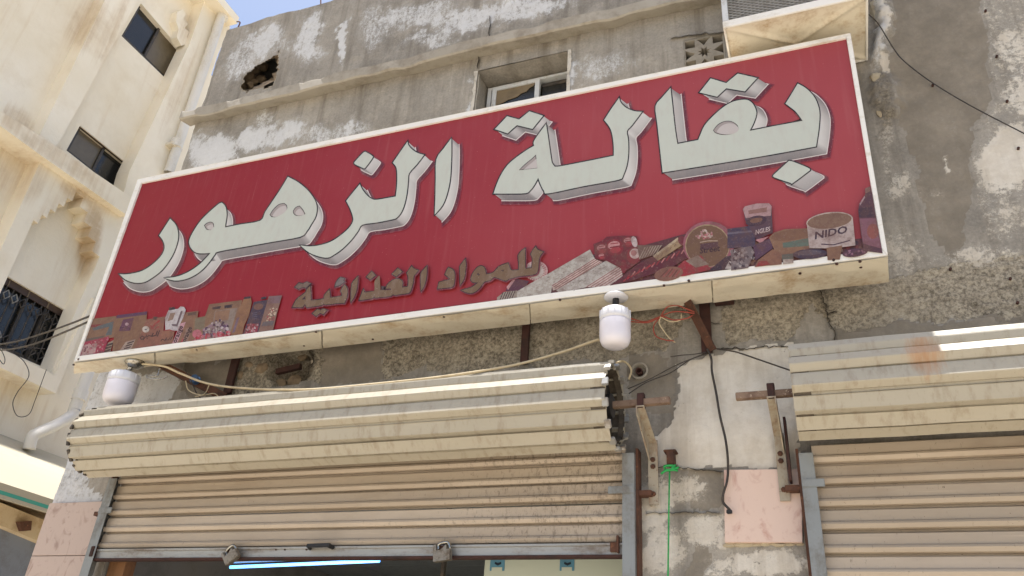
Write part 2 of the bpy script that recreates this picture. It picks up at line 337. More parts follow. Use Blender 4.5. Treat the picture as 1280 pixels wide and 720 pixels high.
class MB:
    def __init__(s): s.v = []; s.f = []; s.c = []
    def add(s, vs, fs, col=None):
        b = len(s.v); s.v += [Vector(q) for q in vs]; s.f += [tuple(i+b for i in q) for q in fs]
        s.c += [col]*len(fs); return s
    def box(s, lo, hi):
        x0, y0, z0 = lo; x1, y1, z1 = hi
        return s.add([(x0, y0, z0), (x1, y0, z0), (x1, y1, z0), (x0, y1, z0), (x0, y0, z1), (x1, y0, z1), (x1, y1, z1), (x0, y1, z1)],
                     [(0, 3, 2, 1), (4, 5, 6, 7), (0, 1, 5, 4), (1, 2, 6, 5), (2, 3, 7, 6), (3, 0, 4, 7)])
    def prism(s, pts, ext, holes=()):
        """pts: planar 3D loop, ext: extrusion vector"""
        ext = Vector(ext); loops = [[Vector(p) for p in pts]]+[[Vector(p) for p in h] for h in holes]
        flat = [p for l in loops for p in l]; n = len(flat)
        tri = tessellate_polygon(loops)
        vs = flat+[p+ext for p in flat]; fs = []
        for a, b, c in tri: fs += [(a, b, c), (c+n, b+n, a+n)]
        k = 0
        for l in loops:
            m = len(l)
            for i in range(m):
                a = k+i; b = k+(i+1) % m; fs.append((a, b, b+n, a+n))
            k += m
        return s.add(vs, fs)
    def hexa(s, q, ext):
        return s.prism(q, ext)
    def bar(s, a, b, w, h, up=(0, 0, 1)):
        """rectangular bar from a to b"""
        a = Vector(a); b = Vector(b); d = (b-a).normalized(); up = Vector(up)
        sd = d.cross(up)
        if sd.length < 1e-4: sd = d.cross(Vector((0, 1, 0)))
        sd.normalize(); u = sd.cross(d)
        q = [a-sd*w/2-u*h/2, a+sd*w/2-u*h/2, a+sd*w/2+u*h/2, a-sd*w/2+u*h/2]
        vs = q+[p+(b-a) for p in q]
        return s.add(vs, [(0, 3, 2, 1), (4, 5, 6, 7), (0, 1, 5, 4), (1, 2, 6, 5), (2, 3, 7, 6), (3, 0, 4, 7)])
    def angle(s, a, b, w, th, up=(0, 0, 1), flip=1):
        """L section bar"""
        a = Vector(a); b = Vector(b); d = (b-a).normalized(); sd = d.cross(Vector(up)).normalized()*flip; u = (sd.cross(d))*flip
        L = [(0, 0), (w, 0), (w, th), (th, th), (th, w), (0, w)]
        return s.prism([a+sd*x+u*y for x, y in L], b-a)
    def tube(s, pts, r, n=8, cap=True):
        pts = [Vector(p) for p in pts]; rs = r if isinstance(r, (list, tuple)) else [r]*len(pts)
        b = len(s.v); nrm = None; N = len(pts)
        for i, p in enumerate(pts):
            t = (pts[min(i+1, N-1)]-pts[max(i-1, 0)]).normalized()
            if nrm is None:
                nrm = t.orthogonal().normalized()
            nrm = (nrm-t*nrm.dot(t)).normalized(); bi = t.cross(nrm)
            for k in range(n):
                a = 2*math.pi*k/n; s.v.append(p+(nrm*math.cos(a)+bi*math.sin(a))*rs[i])
        fs = []
        for i in range(N-1):
            for k in range(n):
                fs.append((b+i*n+k, b+i*n+(k+1) % n, b+(i+1)*n+(k+1) % n, b+(i+1)*n+k))
        if cap:
            fs.append(tuple(b+k for k in range(n))[::-1]); fs.append(tuple(b+(N-1)*n+k for k in range(n)))
        s.f += fs; s.c += [None]*len(fs); return s
    def lathe(s, o, axis, prof, n=20):
        """prof: list of (radius, distance along axis)"""
        o = Vector(o); ax = Vector(axis).normalized(); u = ax.orthogonal().normalized(); w = ax.cross(u)
        b = len(s.v); m = len(prof)
        for r, h in prof:
            for k in range(n):
                a = 2*math.pi*k/n; s.v.append(o+ax*h+(u*math.cos(a)+w*math.sin(a))*max(r, 1e-4))
        for i in range(m-1):
            for k in range(n):
                s.f.append((b+i*n+k, b+i*n+(k+1) % n, b+(i+1)*n+(k+1) % n, b+(i+1)*n+k)); s.c.append(None)
        s.f.append(tuple(b+k for k in range(n))[::-1]); s.f.append(tuple(b+(m-1)*n+k for k in range(n))); s.c += [None, None]
        return s
    def mesh(s, name, mat, smooth=False, bevel=0., base=None, fixn=True):
        me = bpy.data.meshes.new(name)
        off = Vector(base) if base is not None else Vector((0, 0, 0))
        me.from_pydata([tuple(p-off) for p in s.v], [], s.f)
        if any(c is not None for c in s.c):
            at = me.color_attributes.new('Col', 'FLOAT_COLOR', 'CORNER')
            buf = []
            for p, c in zip(me.polygons, s.c):
                if c is None: c = (.5, .5, .5)
                if isinstance(c[0], (tuple, list)):
                    for q in c: buf += [*q, 1.]
                else: buf += [*c, 1.]*p.loop_total
            at.data.foreach_set('color', buf)
        elif fixn or bevel:
            bm = bmesh.new(); bm.from_mesh(me)
            if fixn: bmesh.ops.recalc_face_normals(bm, faces=bm.faces)
            if bevel:
                es = [e for e in bm.edges if len(e.link_faces) == 2 and e.calc_face_angle(0) > .5]
                bmesh.ops.bevel(bm, geom=es, offset=bevel, segments=2, affect='EDGES', clamp_overlap=True)
            bm.to_mesh(me); bm.free()
        if smooth: me.polygons.foreach_set('use_smooth', [True]*len(me.polygons))
        me.materials.append(MT[mat] if isinstance(mat, str) else mat)
        return me
    def build(s, name, mat, parent=None, smooth=False, bevel=0., base=None, fixn=True):
        if parent is not None:
            base = parent.get('_base'); base = Vector(base) if base is not None else Vector((0, 0, 0))
        b = base if base is not None else Vector((0, 0, 0))
        o = bpy.data.objects.new(name, s.mesh(name, mat, smooth, bevel, b, fixn))
        if parent is None: o.location = b
        o['_base'] = tuple(b)
        return link(o, parent)

def top(mb, name, mat, label, cat, group=None, smooth=False, bevel=0.):
    """a thing that is one mesh, its origin at its own lowest middle"""
    xs = [p.x for p in mb.v]; ys = [p.y for p in mb.v]; zs = [p.z for p in mb.v]
    base = Vector(((min(xs)+max(xs))/2, (min(ys)+max(ys))/2, min(zs)))
    return tag(mb.build(name, mat, None, smooth, bevel, base), label, cat, group)

def spline(pts, n=8):
    """Catmull-Rom through 3D points"""
    P = [Vector(p) for p in pts]; P = [P[0]*2-P[1]]+P+[P[-1]*2-P[-2]]; out = []
    for i in range(1, len(P)-2):
        for k in range(n):
            t = k/n; a, b, c, d = P[i-1:i+3]
            out.append(.5*((2*b)+(c-a)*t+(2*a-5*b+4*c-d)*t*t+(3*b-a-3*c+d)*t**3))
    out.append(P[-2]); return out
def cable(pp, r, n=6, seg=8): return MB().tube(spline(pp, seg), r, n)

# smooth random field for relief
def vnoise(x, y, seed):
    r = np.random.default_rng(seed); T = r.random((256, 256))
    xi = np.floor(x).astype(int); yi = np.floor(y).astype(int); fx = x-xi; fy = y-yi
    fx = fx*fx*(3-2*fx); fy = fy*fy*(3-2*fy)
    g = lambda a, b: T[a % 256, b % 256]
    return (g(xi, yi)*(1-fx)+g(xi+1, yi)*fx)*(1-fy)+(g(xi, yi+1)*(1-fx)+g(xi+1, yi+1)*fx)*fy
def fbm(x, y, sc, seed, oct=4):
    t = 0; a = 1; w = 0
    for k in range(oct):
        t = t+a*vnoise(x*sc, y*sc, seed+k); w += a; a *= .5; sc *= 2.03
    return t/w
def inpoly(px, py, poly):
    r = np.zeros(px.shape, bool); n = len(poly)
    for i in range(n):
        x0, y0 = poly[i]; x1, y1 = poly[(i+1) % n]
        if y0 == y1: continue
        c = ((y0 > py) != (y1 > py)) & (px < (x1-x0)*(py-y0)/(y1-y0)+x0); r ^= c
    return r
def blob(px, py, cx, cy, rx, ry, ang=0., p=1.):
    a = math.radians(ang); dx = px-cx; dy = py-cy
    u = (dx*math.cos(a)+dy*math.sin(a))/rx; v = (-dx*math.sin(a)+dy*math.cos(a))/ry
    return np.clip(1.25-(u*u+v*v)*.75, 0, 1)*p
def segdist(px, py, pts):
    d = np.full(px.shape, 1e9)
    for (x0, y0), (x1, y1) in zip(pts[:-1], pts[1:]):
        L = (x1-x0)**2+(y1-y0)**2; t = np.clip(((px-x0)*(x1-x0)+(py-y0)*(y1-y0))/L, 0, 1)
        d = np.minimum(d, np.hypot(px-x0-t*(x1-x0), py-y0-t*(y1-y0)))
    return d

def grid_mesh(name, V, nx, ny, keep, attrs, mat, parent, smooth=True):
    """regular grid as one mesh, with float attributes; keep: mask of quads"""
    idx = np.arange(nx*ny).reshape(ny, nx)
    a = idx[:-1, :-1].ravel(); b = idx[:-1, 1:].ravel(); c = idx[1:, 1:].ravel(); d = idx[1:, :-1].ravel()
    q = np.stack([a, b, c, d], 1)[keep.ravel()]
    me = bpy.data.meshes.new(name)
    me.vertices.add(len(V)); me.vertices.foreach_set('co', V.astype(np.float32).ravel())
    me.loops.add(len(q)*4); me.loops.foreach_set('vertex_index', q.astype(np.int32).ravel())
    me.polygons.add(len(q)); me.polygons.foreach_set('loop_start', np.arange(0, len(q)*4, 4, dtype=np.int32))
    me.update(calc_edges=True)
    for k, v in attrs.items():
        at = me.attributes.new(k, 'FLOAT', 'POINT'); at.data.foreach_set('value', v.astype(np.float32).ravel())
    if smooth: me.polygons.foreach_set('use_smooth', [True]*len(me.polygons))
    me.materials.append(MT[mat]); me.validate()
    o = bpy.data.objects.new(name, me); return link(o, parent)

# ================================================================== SETTING
g = MB(); g.add([(-300, -300, 0), (300, -300, 0), (300, 300, 0), (-300, 300, 0)], [(0, 1, 2, 3)])
tag(g.build('ground', 'ground', fixn=False), kind='structure')

# ================================================================== MAIN BUILDING
WX0, WX1, WZ1 = -4.80, 4.4, 7.06
MBLD = empty('shop_building', (0, 0, 0), 'grey weathered plaster building with ledge, broken hole and two roller shutters', 'building')
ST = .0128
nx = int((WX1-WX0)/ST)+1; nz = int(WZ1/ST)+1
gx = np.linspace(WX0, WX1, nx); gz = np.linspace(0, WZ1, nz)
XX, ZZ = np.meshgrid(gx, gz); XX = XX.ravel(); ZZ = ZZ.ravel()
P0 = np.stack([XX, np.zeros_like(XX), ZZ], 1)
px, py = proj_arr(P0)
jit = (fbm(XX, ZZ, 5, 3)-.5)
wx = px+jit*26+(fbm(XX, ZZ, 22, 31)-.5)*14; wy = py+(fbm(XX, ZZ, 5, 17)-.5)*26+(fbm(XX, ZZ, 22, 47)-.5)*14
wht = np.zeros_like(px)
for b in [(318, 52, 34, 20, -25, .62), (285, 82, 30, 15, -40, .5), (385, 42, 20, 36, 15, .62), (430, 50, 7, 34, 12, .68), (352, 62, 20, 14, -20, .4),
          (520, 18, 60, 18, -12, .55), (470, 30, 16, 30, 10, .45), (590, 22, 50, 16, -12, .62), (660, 8, 60, 16, -12, .6), (545, 45, 40, 10, -12, .5),
          (250, 190, 36, 22, -15, .78), (305, 172, 30, 18, -15, .72), (355, 168, 36, 16, -12, .66), (420, 165, 40, 14, -12, .5), (325, 150, 16, 12, 0, .5),
          (592, 125, 10, 26, 5, .62), (756, 84, 40, 14, -12, .45), (712, 92, 8, 24, 8, .6), (690, 98, 20, 10, -12, .2),
          (1098, 60, 12, 40, 0, .5)]:
    wht = np.maximum(wht, blob(wx, wy, *b))
wht = np.clip(wht*1.28, 0, .95)
wht = np.maximum(wht, .80*inpoly(wx, wy, [(60, 470), (150, 464), (224, 470), (214, 506), (100, 560), (130, 640), (40, 640)]))
rgh = np.zeros_like(px)
rgh = np.maximum(rgh, inpoly(wx, wy, [(905, 366), (1040, 352), (1110, 340), (1300, 318), (1320, 410), (1200, 396), (1046, 412), (1036, 396), (1020, 370), (985, 430), (905, 430)])*.95)
rgh = np.maximum(rgh, inpoly(wx, wy, [(470, 420), (560, 408), (640, 402), (860, 372), (870, 400), (830, 440), (760, 450), (640, 458), (560, 462), (480, 470)])*.95)
rgh = np.maximum(rgh, inpoly(wx, wy, [(295, 445), (395, 432), (400, 480), (290, 492)])*.8)
rgh = np.maximum(rgh, blob(wx, wy, 1104, 130, 14, 46, 0, .45)); rgh = np.maximum(rgh, blob(wx, wy, 1090, 360, 40, 60, 0, .35))
rgh = np.maximum(rgh, blob(wx, wy, 90, 600, 50, 24, 0, .35))
crm = np.zeros_like(px)
crm = np.maximum(crm, inpoly(wx, wy, [(846, 456), (905, 440), (1000, 432), (1005, 590), (812, 586), (808, 556), (846, 520), (850, 490)])*.9)
for b in [(822, 630, 26, 46, 0, .7), (830, 690, 30, 40, 0, .66), (885, 662, 36, 24, 0, .62), (905, 705, 30, 18, 0, .55), (960, 702, 60, 22, 0, .7), (850, 612, 40, 18, 0, .55), (815, 600, 14, 20, 0, .5)]:
    crm = np.maximum(crm, blob(wx, wy, *b))
crm = np.maximum(crm, inpoly(wx, wy, [(1236, -20), (1500, -20), (1500, 330), (1228, 300), (1216, 250), (1220, 160), (1242, 120), (1230, 60)])*.44)
for b in [(1258, 195, 40, 50, 6, .72), (1262, 60, 34, 30, 0, .58), (1290, 110, 50, 50, 0, .6), (1122, 232, 26, 26, 0, .56), (1130, 315, 40, 34, 0, .46), (1215, 322, 90, 16, -4, .50), (1178, 205, 4, 14, 0, .6), (1108, 190, 8, 60, 0, .46), (1098, 30, 12, 50, 0, .7), (1110, 85, 8, 16, 0, .6), (1165, 240, 20, 10, 0, .36)]:
    crm = np.maximum(crm, blob(wx, wy, *b))
gry = np.zeros_like(px)
gry = np.maximum(gry, inpoly(wx, wy, [(1046, 410), (1300, 392), (1300, 440), (1040, 446)])*1.)
gry = np.maximum(gry, inpoly(wx, wy, [(790, 440), (838, 452), (846, 520), (800, 515), (780, 480)])*.9)
gry = np.maximum(gry, inpoly(wx, wy, [(860, 590), (905, 588), (905, 632), (866, 640)])*.8)
gry = np.maximum(gry, inpoly(wx, wy, [(866, 660), (890, 690), (880, 730), (860, 730)])*.8)
gry = np.maximum(gry, inpoly(wx, wy, [(395, 434), (470, 424), (480, 470), (400, 480)])*.8)
gry = np.maximum(gry, inpoly(wx, wy, [(224, 462), (290, 450), (290, 492), (226, 500)])*.8)
gry = np.maximum(gry, inpoly(wx, wy, [(1112, -30), (1232, -30), (1228, 60), (1236, 120), (1214, 160), (1210, 250), (1190, 330), (1170, 300), (1146, 200), (1120, 150)])*.85)
stn = np.zeros_like(px)
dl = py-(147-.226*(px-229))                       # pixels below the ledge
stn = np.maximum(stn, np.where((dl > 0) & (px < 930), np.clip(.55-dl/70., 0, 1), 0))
stn = np.maximum(stn, blob(wx, wy, 1240, 215, 14, 40, 0, .5)); stn = np.maximum(stn, blob(wx, wy, 620, 430, 140, 26, -7, .42))
stn = np.maximum(stn, blob(wx, wy, 700, 420, 60, 30, 0, .5)); stn = np.maximum(stn, blob(wx, wy, 860, 640, 60, 90, 0, .25))
# relief
d = (fbm(XX, ZZ, 2.2, 5, 5)-.5)*.014+(fbm(XX, ZZ, 14, 9, 3)-.5)*.006
d += rgh*(.006+(fbm(XX, ZZ, 40, 13, 2)-.5)*.014)
d -= np.clip(crm*1.4-.5, 0, 1)*.004
# the broken hole in the parapet and the broken pocket under the sign
hole = inpoly(wx*.6+px*.4, wy*.6+py*.4, [(286, 113), (290, 98), (302, 84), (322, 76), (346, 72), (347, 86), (340, 100), (320, 110), (300, 118)])
pocket = inpoly(wx*.5+px*.5, wy*.5+py*.5, [(336, 448), (352, 440), (384, 436), (388, 470), (372, 482), (344, 484), (336, 470)])
d = np.where(pocket, .17+(fbm(XX, ZZ, 14, 71, 3)-.5)*.08, d)
rgh = np.where(hole | pocket, 1., rgh); wht = np.where(hole | pocket, 0., wht)
# plaster blown off beside the cooler: lumps standing proud
lump = np.clip(blob(wx, wy, 1100, 40, 12, 44, 0, 1.)+blob(wx, wy, 1108, 118, 16, 18, 0, .8), 0, 1)
d -= lump*(.03+(fbm(XX, ZZ, 12, 81, 3))*.05)
# top edge of the parapet is worn
ZW = ZZ+np.where(ZZ > WZ1-.02, (fbm(XX, XX*0+2., 3, 91, 4)-.5)*.05, 0)
XW = XX+.17*np.clip((ZZ-3.3)/1.5, 0, 1)*np.clip(1-(XX-WX0)/1.2, 0, 1)+np.where(XX < WX0+.01, (fbm(ZZ, ZZ*0+5., 6, 95, 4)-.5)*.03, 0)
VW = np.stack([XW, d, ZW], 1)
# openings
S1 = (-4.19, -.93, 2.88); S2 = (-.06, 3.34, 2.88)
def px_rect(pts, Y=0):
    q = [PY(*p, Y) for p in pts]; return q
WIN = dict(x0=-2.03, x1=-1.338, z0=5.05, z1=5.815)
VEN = dict(x0=-.548, x1=-.288, z0=5.40, z1=5.668)
cx = (gx[:-1]+gx[1:])/2; cz = (gz[:-1]+gz[1:])/2; CX, CZg = np.meshgrid(cx, cz)
cut = np.zeros_like(CX, bool)
HM = hole.reshape(nz, nx); cut |= HM[:-1, :-1] & HM[1:, 1:] & HM[:-1, 1:] & HM[1:, :-1]
for x0, x1, z0, z1 in [(S1[0], S1[1], 0, S1[2]), (S2[0], S2[1], 0, S2[2]), (WIN['x0'], WIN['x1'], WIN['z0'], WIN['z1']), (VEN['x0'], VEN['x1'], VEN['z0'], VEN['z1'])]:
    cut |= (CX > x0) & (CX < x1) & (CZg > z0) & (CZg < z1)
grid_mesh('wall', VW, nx, nz, ~cut, dict(wht=wht, rgh=rgh, crm=crm, gry=gry, stn=stn), 'wall', MBLD)

def bpart(mb, name, mat, parent=MBLD, **k): return mb.build(name, mat, parent, **k)
# body behind the front: side, back, roof, reveals (the wall is 0.2 thick)
m = MB(); m.box((WX0+.18, .03, 0), (WX0+.3, 9, 7.02)); bpart(m, 'side_wall', 'concrete')
m = MB(); m.box((WX1-.2, .03, 0), (WX1, 9, 7.02)); bpart(m, 'side_wall', 'concrete')
m = MB(); m.box((WX0+.31, 8.8, 0), (WX1-.2, 9, 7.02)); bpart(m, 'back_wall', 'concrete')
m = MB(); m.box((WX0+.31, .51, 6.0), (WX1-.21, 8.79, 6.16)); bpart(m, 'roof', 'roofing')
m = MB(); m.box((WX0+.31, .44, 6.0), (WX1-.21, .50, 7.0)); bpart(m, 'parapet_back', 'concrete')
m = MB()
m.add([(WX0+.17, 0.0, 7.055), (WX1, 0.0, 7.055), (WX1, .5, 7.03), (WX0+.17, .5, 7.03)], [(0, 1, 2, 3)]); bpart(m, 'coping', 'concrete', fixn=False)
m = MB(); m.box((WX0+.31, .20, 2.98), (WX1-.2, 8.8, 3.12)); bpart(m, 'floor_slab', 'dark_room')
# reveals of the shop openings
m = MB()
for x0, x1, zt in (S1, S2):
    m.add([(x0, .0, 0), (x0, .25, 0), (x0, .25, zt), (x0, 0, zt)], [(0, 1, 2, 3)])
    m.add([(x1, .0, 0), (x1, .25, 0), (x1, .25, zt), (x1, 0, zt)], [(3, 2, 1, 0)])
    m.add([(x0, .0, zt), (x1, 0, zt), (x1, .25, zt), (x0, .25, zt)], [(0, 1, 2, 3)])
bpart(m, 'opening_reveal', 'dark_room', fixn=False)

# ledge (string course) with a worn edge, in one irregular run
def ledge():
    m = MB(); n = 220; x0 = -4.70; x1 = WX1
    for i in range(n+1):
        x = x0+(x1-x0)*i/n
        j = [float(q) for q in (np.array([vnoise(np.array([x*7.]), np.array([s*9.1]), 101+s)[0] for s in range(4)])-.5)]
        chip = .018 if vnoise(np.array([x*4.1]), np.array([3.3]), 140)[0] > .74 else 0
        t = 6.020+j[0]*.022-chip; b = 5.915+j[1]*.022; o = -.115+j[2]*.024
        for p in [(x, .01, t+.012), (x, o+.012, t), (x, o+chip*.5, t-.012), (x, o+j[3]*.012, b+.01), (x, o+.012, b), (x, .01, b+.030)]: m.v.append(Vector(p))
    for i in range(n):
        for k in range(5):
            a = i*6+k; m.f.append((a, a+1, a+7, a+6)); m.c.append(None)
    m.f.append((0, 5, 4, 3, 2, 1)); m.c.append(None)
    return m
bpart(ledge(), 'ledge', 'concrete', fixn=False)

# --- window in the front wall
w = WIN; D0 = .16
m = MB()
m.add([(w['x0'], 0.004, w['z0']), (w['x0'], D0+.1, w['z0']), (w['x0'], D0+.1, w['z1']), (w['x0'], 0.004, w['z1'])], [(0, 1, 2, 3)])
m.add([(w['x1'], 0.004, w['z0']), (w['x1'], D0+.1, w['z0']), (w['x1'], D0+.1, w['z1']), (w['x1'], 0.004, w['z1'])], [(3, 2, 1, 0)])
m.add([(w['x0'], 0.004, w['z1']), (w['x1'], 0.004, w['z1']), (w['x1'], D0+.1, w['z1']+.01), (w['x0'], D0+.1, w['z1']+.01)], [(0, 1, 2, 3)])
m.add([(w['x0'], 0.004, w['z0']), (w['x1'], 0.004, w['z0']), (w['x1'], D0+.1, w['z0']), (w['x0'], D0+.1, w['z0'])], [(3, 2, 1, 0)])
wino = bpart(m, 'window', 'wall', fixn=False)
for xx, sg in ((w['x1'], 1), (w['x0'], -1)):            # broken plaster lip along each jamb
    m = MB()
    for i in range(26):
        z = w['z0']+(w['z1']-w['z0'])*i/25; a = .012+.016*random.random(); b_ = .004+.012*random.random()
        q = [(xx-sg*.003, -.010*random.random()-.002, z), (xx+sg*a, -.007, z), (xx-sg*.003, .02+b_, z)]
        k = len(m.v); m.v += [Vector(p) for p in q]
        if i:
            for s_ in (0, 1): m.f.append((k-3+s_, k-2+s_, k+1+s_, k+s_)); m.c.append(None)
    bpart(m, 'plaster_edge', 'pale_lip', wino, fixn=False)
fz1 = 5.785; xm = -1.60; fr = .034
m = MB()
for lo, hi in [((w['x0']+.02, D0, w['z0']), (w['x0']+.05, D0+.05, fz1)), ((w['x1']-.03, D0, w['z0']), (w['x1']-.004, D0+.05, fz1)), ((w['x0']+.05, D0, fz1-.02), (w['x1']-.03, D0+.05, fz1))]: m.box(lo, hi)
bpart(m, 'window_frame', 'win_frame', wino)
m = MB(); x0, x1 = w['x0']+.062, xm
for lo, hi in [((x0, D0-.012, w['z0']), (x0+fr, D0+.02, fz1-.024)), ((x1-fr, D0-.012, w['z0']), (x1, D0+.02, fz1-.024)), ((x0+fr, D0-.012, fz1-.024-fr*.7), (x1-fr, D0+.02, fz1-.024))]: m.box(lo, hi)
bpart(m, 'sash', 'win_frame', wino)
m = MB(); m.box((x0+fr, D0+.003, w['z0']), (x1-fr, D0+.008, fz1-.05)); bpart(m, 'pane', 'dark_glass', wino)
# torn curtain behind the glass
poly = [(x0+.034, 5.735), (x1-.034, 5.735), (x1-.05, 5.712), (x1-.08, 5.700), (x1-.10, 5.672), (x1-.14, 5.665), (x1-.17, 5.640), (x1-.24, 5.628), (x1-.30, 5.604), (x0+.034, 5.60)]
m = MB(); m.prism([(p[0], D0-.004, p[1]) for p in poly], (0, .004, 0)); bpart(m, 'torn_film', 'curtain', wino)
m = MB(); m.box((xm+.01, D0+.03, w['z0']), (w['x1']-.03, D0+.034, fz1-.05)); bpart(m, 'pane', 'dark_glass', wino)
m = MB(); m.box((xm+.005, D0+.025, fz1-.075), (w['x1']-.03, D0+.045, fz1-.05)); bpart(m, 'rail', 'dark_frame', wino)

# --- star-pattern breeze block
def vent():
    x0, x1, z0, z1 = VEN['x0'], VEN['x1'], VEN['z0'], VEN['z1']
    cxx = (x0+x1)/2; czz = (z0+z1)/2; R = (x1-x0)/2
    def T(u, v): return (cxx+u*R, .005, czz+v*R)
    outer = [T(-1, -1), T(1, -1), T(1, 1), T(-1, 1)]
    holes = []
    a = .44; b_ = .92
    for sx in (-1, 1):
        for sy in (-1, 1):
            holes.append([T(sx*a, sy*a*.98), T(sx*b_, sy*a), T(sx*b_, sy*b_), T(sx*a, sy*b_)])
    for k in range(4):
        an = k*math.pi/2; c_, s_ = math.cos(an), math.sin(an)
        def Q(u, v): return T(u*c_-v*s_, u*s_+v*c_)
        holes.append([Q(.46, 0), Q(.92, -.33), Q(.92, .33)])
    st = []
    for k in range(16):
        r = .36 if k % 2 == 1 else .17
        st.append(T(r*math.cos(k*math.pi/8), r*math.sin(k*math.pi/8)))
    holes.append(st)
    return MB().prism(outer, (0, .09, 0), holes)
bpart(vent(), 'breeze_block', 'concrete')
m = MB(); m.box((VEN['x0']-.02, .22, VEN['z0']-.02), (VEN['x1']+.02, .25, VEN['z1']+.02)); bpart(m, 'vent_backing', 'dark_room')
m = MB()
for x in (VEN['x0'], VEN['x1']): m.add([(x, .0, VEN['z0']), (x, .22, VEN['z0']), (x, .22, VEN['z1']), (x, 0, VEN['z1'])], [(0, 1, 2, 3)])
for z in (VEN['z0'], VEN['z1']): m.add([(VEN['x0'], .0, z), (VEN['x1'], 0, z), (VEN['x1'], .22, z), (VEN['x0'], .22, z)], [(0, 1, 2, 3)])
bpart(m, 'vent_reveal', 'dark_room', fixn=False)

# --- rubble stones in the holes
def rock(c, r, seed, sq=(1, 1, 1)):
    rr = random.Random(seed); bm = bmesh.new(); bmesh.ops.create_icosphere(bm, subdivisions=2, radius=1)
    q = Matrix.Rotation(rr.random()*6, 3, 'Z') @ Matrix.Rotation(rr.random()*6, 3, 'X')
    pl = [(Vector((rr.gauss(0, 1), rr.gauss(0, 1), rr.gauss(0, 1))).normalized(), .55+.3*rr.random()) for _ in range(9)]
    m = MB()
    for v in bm.verts:
        p = v.co.copy()
        for n_, dd in pl:
            e = p.dot(n_)-dd
            if e > 0: p -= n_*e
        p = q @ p
        m.v.append(Vector((p.x*r*sq[0], p.y*r*sq[1], p.z*r*sq[2]))+Vector(c))
    bm.verts.index_update()
    for f in bm.faces: m.f.append(tuple(v.index for v in f.verts)); m.c.append(None)
    bm.free(); return m
k = 0
ring = [(286, 113), (290, 98), (302, 84), (322, 76), (346, 72), (347, 86), (340, 100), (320, 110), (300, 118)]
rr = random.Random(9); cxh, cyh = 318, 95; m = MB(); RG = []
for i in range(len(ring)):
    for t_ in (0, .25, .5, .75): RG.append(lerp2p(ring[i], ring[(i+1) % len(ring)], t_))
NR = len(RG)
for lay, (Yl, sc_, jt) in enumerate([(.012, 1.16, 0.), (.05, 1.02, 2.5), (.10, .96, 3.), (.16, .98, 3.5), (.22, 1.1, 3.5)]):
    for (x, y) in RG: m.v.append(PY(cxh+(x-cxh)*sc_+rr.uniform(-jt, jt), cyh+(y-cyh)*sc_+rr.uniform(-jt, jt), Yl+(rr.uniform(-.01, .01) if lay else 0)))
for lay in range(4):
    for i in range(NR):
        j = (i+1) % NR; m.f.append((lay*NR+i, lay*NR+j, (lay+1)*NR+j, (lay+1)*NR+i)); m.c.append(None)
bpart(m, 'hole_edge', 'stone', fixn=False)
c0 = PY(280, 125, .3); c1 = PY(352, 66, .3); m = MB()
m.add([(c0.x-.1, .42, c0.z-.1), (c1.x+.1, .42, c0.z-.1), (c1.x+.1, .42, c1.z+.1), (c0.x-.1, .42, c1.z+.1)], [(0, 1, 2, 3)]); bpart(m, 'hole_backing', 'dark_room', fixn=False)
for (x, y, Y, r) in [(300, 108, .16, .06), (310, 98, .20, .07), (317, 88, .22, .055), (326, 99, .24, .05), (321, 80, .18, .05), (296, 111, .09, .035), (313, 107, .14, .045), (303, 93, .16, .05), (330, 84, .26, .05), (318, 103, .2, .04)]:
    k += 1; bpart(rock(PY(x, y, Y), r, k, (1.1, .9, .9)), 'stone', 'stone')
for (x, y, Y, r) in [(350, 480, .09, .045), (368, 476, .10, .05), (345, 452, .12, .04), (378, 446, .10, .035), (326, 460, .012, .055), (312, 456, .012, .035), (300, 470, .012, .04)]:
    k += 1; bpart(rock(PY(x, y, Y), r, k, (1.1, .5, .9)), 'stone', 'stone')
a_ = PY(346, 465, .03); b_ = PY(376, 458, .03)
m = MB(); m.bar(a_, b_, .03, .035); bpart(m, 'lintel_scrap', 'rust_dark')
# plaster lumps beside the cooler
for (x, y, r, sq) in [(1102, 104, .05, (1, .35, 1.2)), (1108, 122, .035, (1, .4, 1)), (1100, 140, .03, (.7, .4, 1.3)), (1094, 98, .05, (.9, .4, .8)), (1099, 122, .045, (.9, .35, 1.2)), (1097, 50, .06, (.5, .4, 1.7)), (1094, 18, .07, (.55, .4, 1.7)), (1098, 72, .05, (.6, .4, 1.2))]:
    k += 1; bpart(rock(PY(x, y, .0), r, k, sq), 'plaster_lump', 'lump')

# --- cracks: thin ragged strips, the shade of a gap put into their colour
def crack(pts, wpx, seed):
    rr = random.Random(seed); m = MB(); P = []
    for (x0, y0), (x1, y1) in zip(pts[:-1], pts[1:]):
        L = math.hypot(x1-x0, y1-y0); n = max(2, int(L/3))
        for i in range(n):
            t = i/n; P.append((x0+(x1-x0)*t+rr.gauss(0, .8), y0+(y1-y0)*t+rr.gauss(0, .8)))
    P.append(pts[-1]); n = len(P)
    for i, p in enumerate(P):
        a = P[max(i-1, 0)]; b_ = P[min(i+1, n-1)]; dx, dy = b_[0]-a[0], b_[1]-a[1]; L = math.hypot(dx, dy) or 1
        wdt = wpx*(.35+rr.random()*.9)*(1 if 0 < i < n-1 else .1)
        for s_ in (-1, 1): m.v.append(PY(p[0]-dy/L*wdt*s_*.5, p[1]+dx/L*wdt*s_*.5, -.0165))
        m.v.append(PY(p[0], p[1], .02))
    for i in range(n-1):
        a = i*3; m.f += [(a, a+1, a+4, a+3), (a+1, a+2, a+5, a+4), (a+2, a, a+3, a+5)]; m.c += [None]*3
    return m
MT['crack'] = dirty('crack_shade', (52, 46, 40), (36, 32, 28), .5, 30, rough=1.)
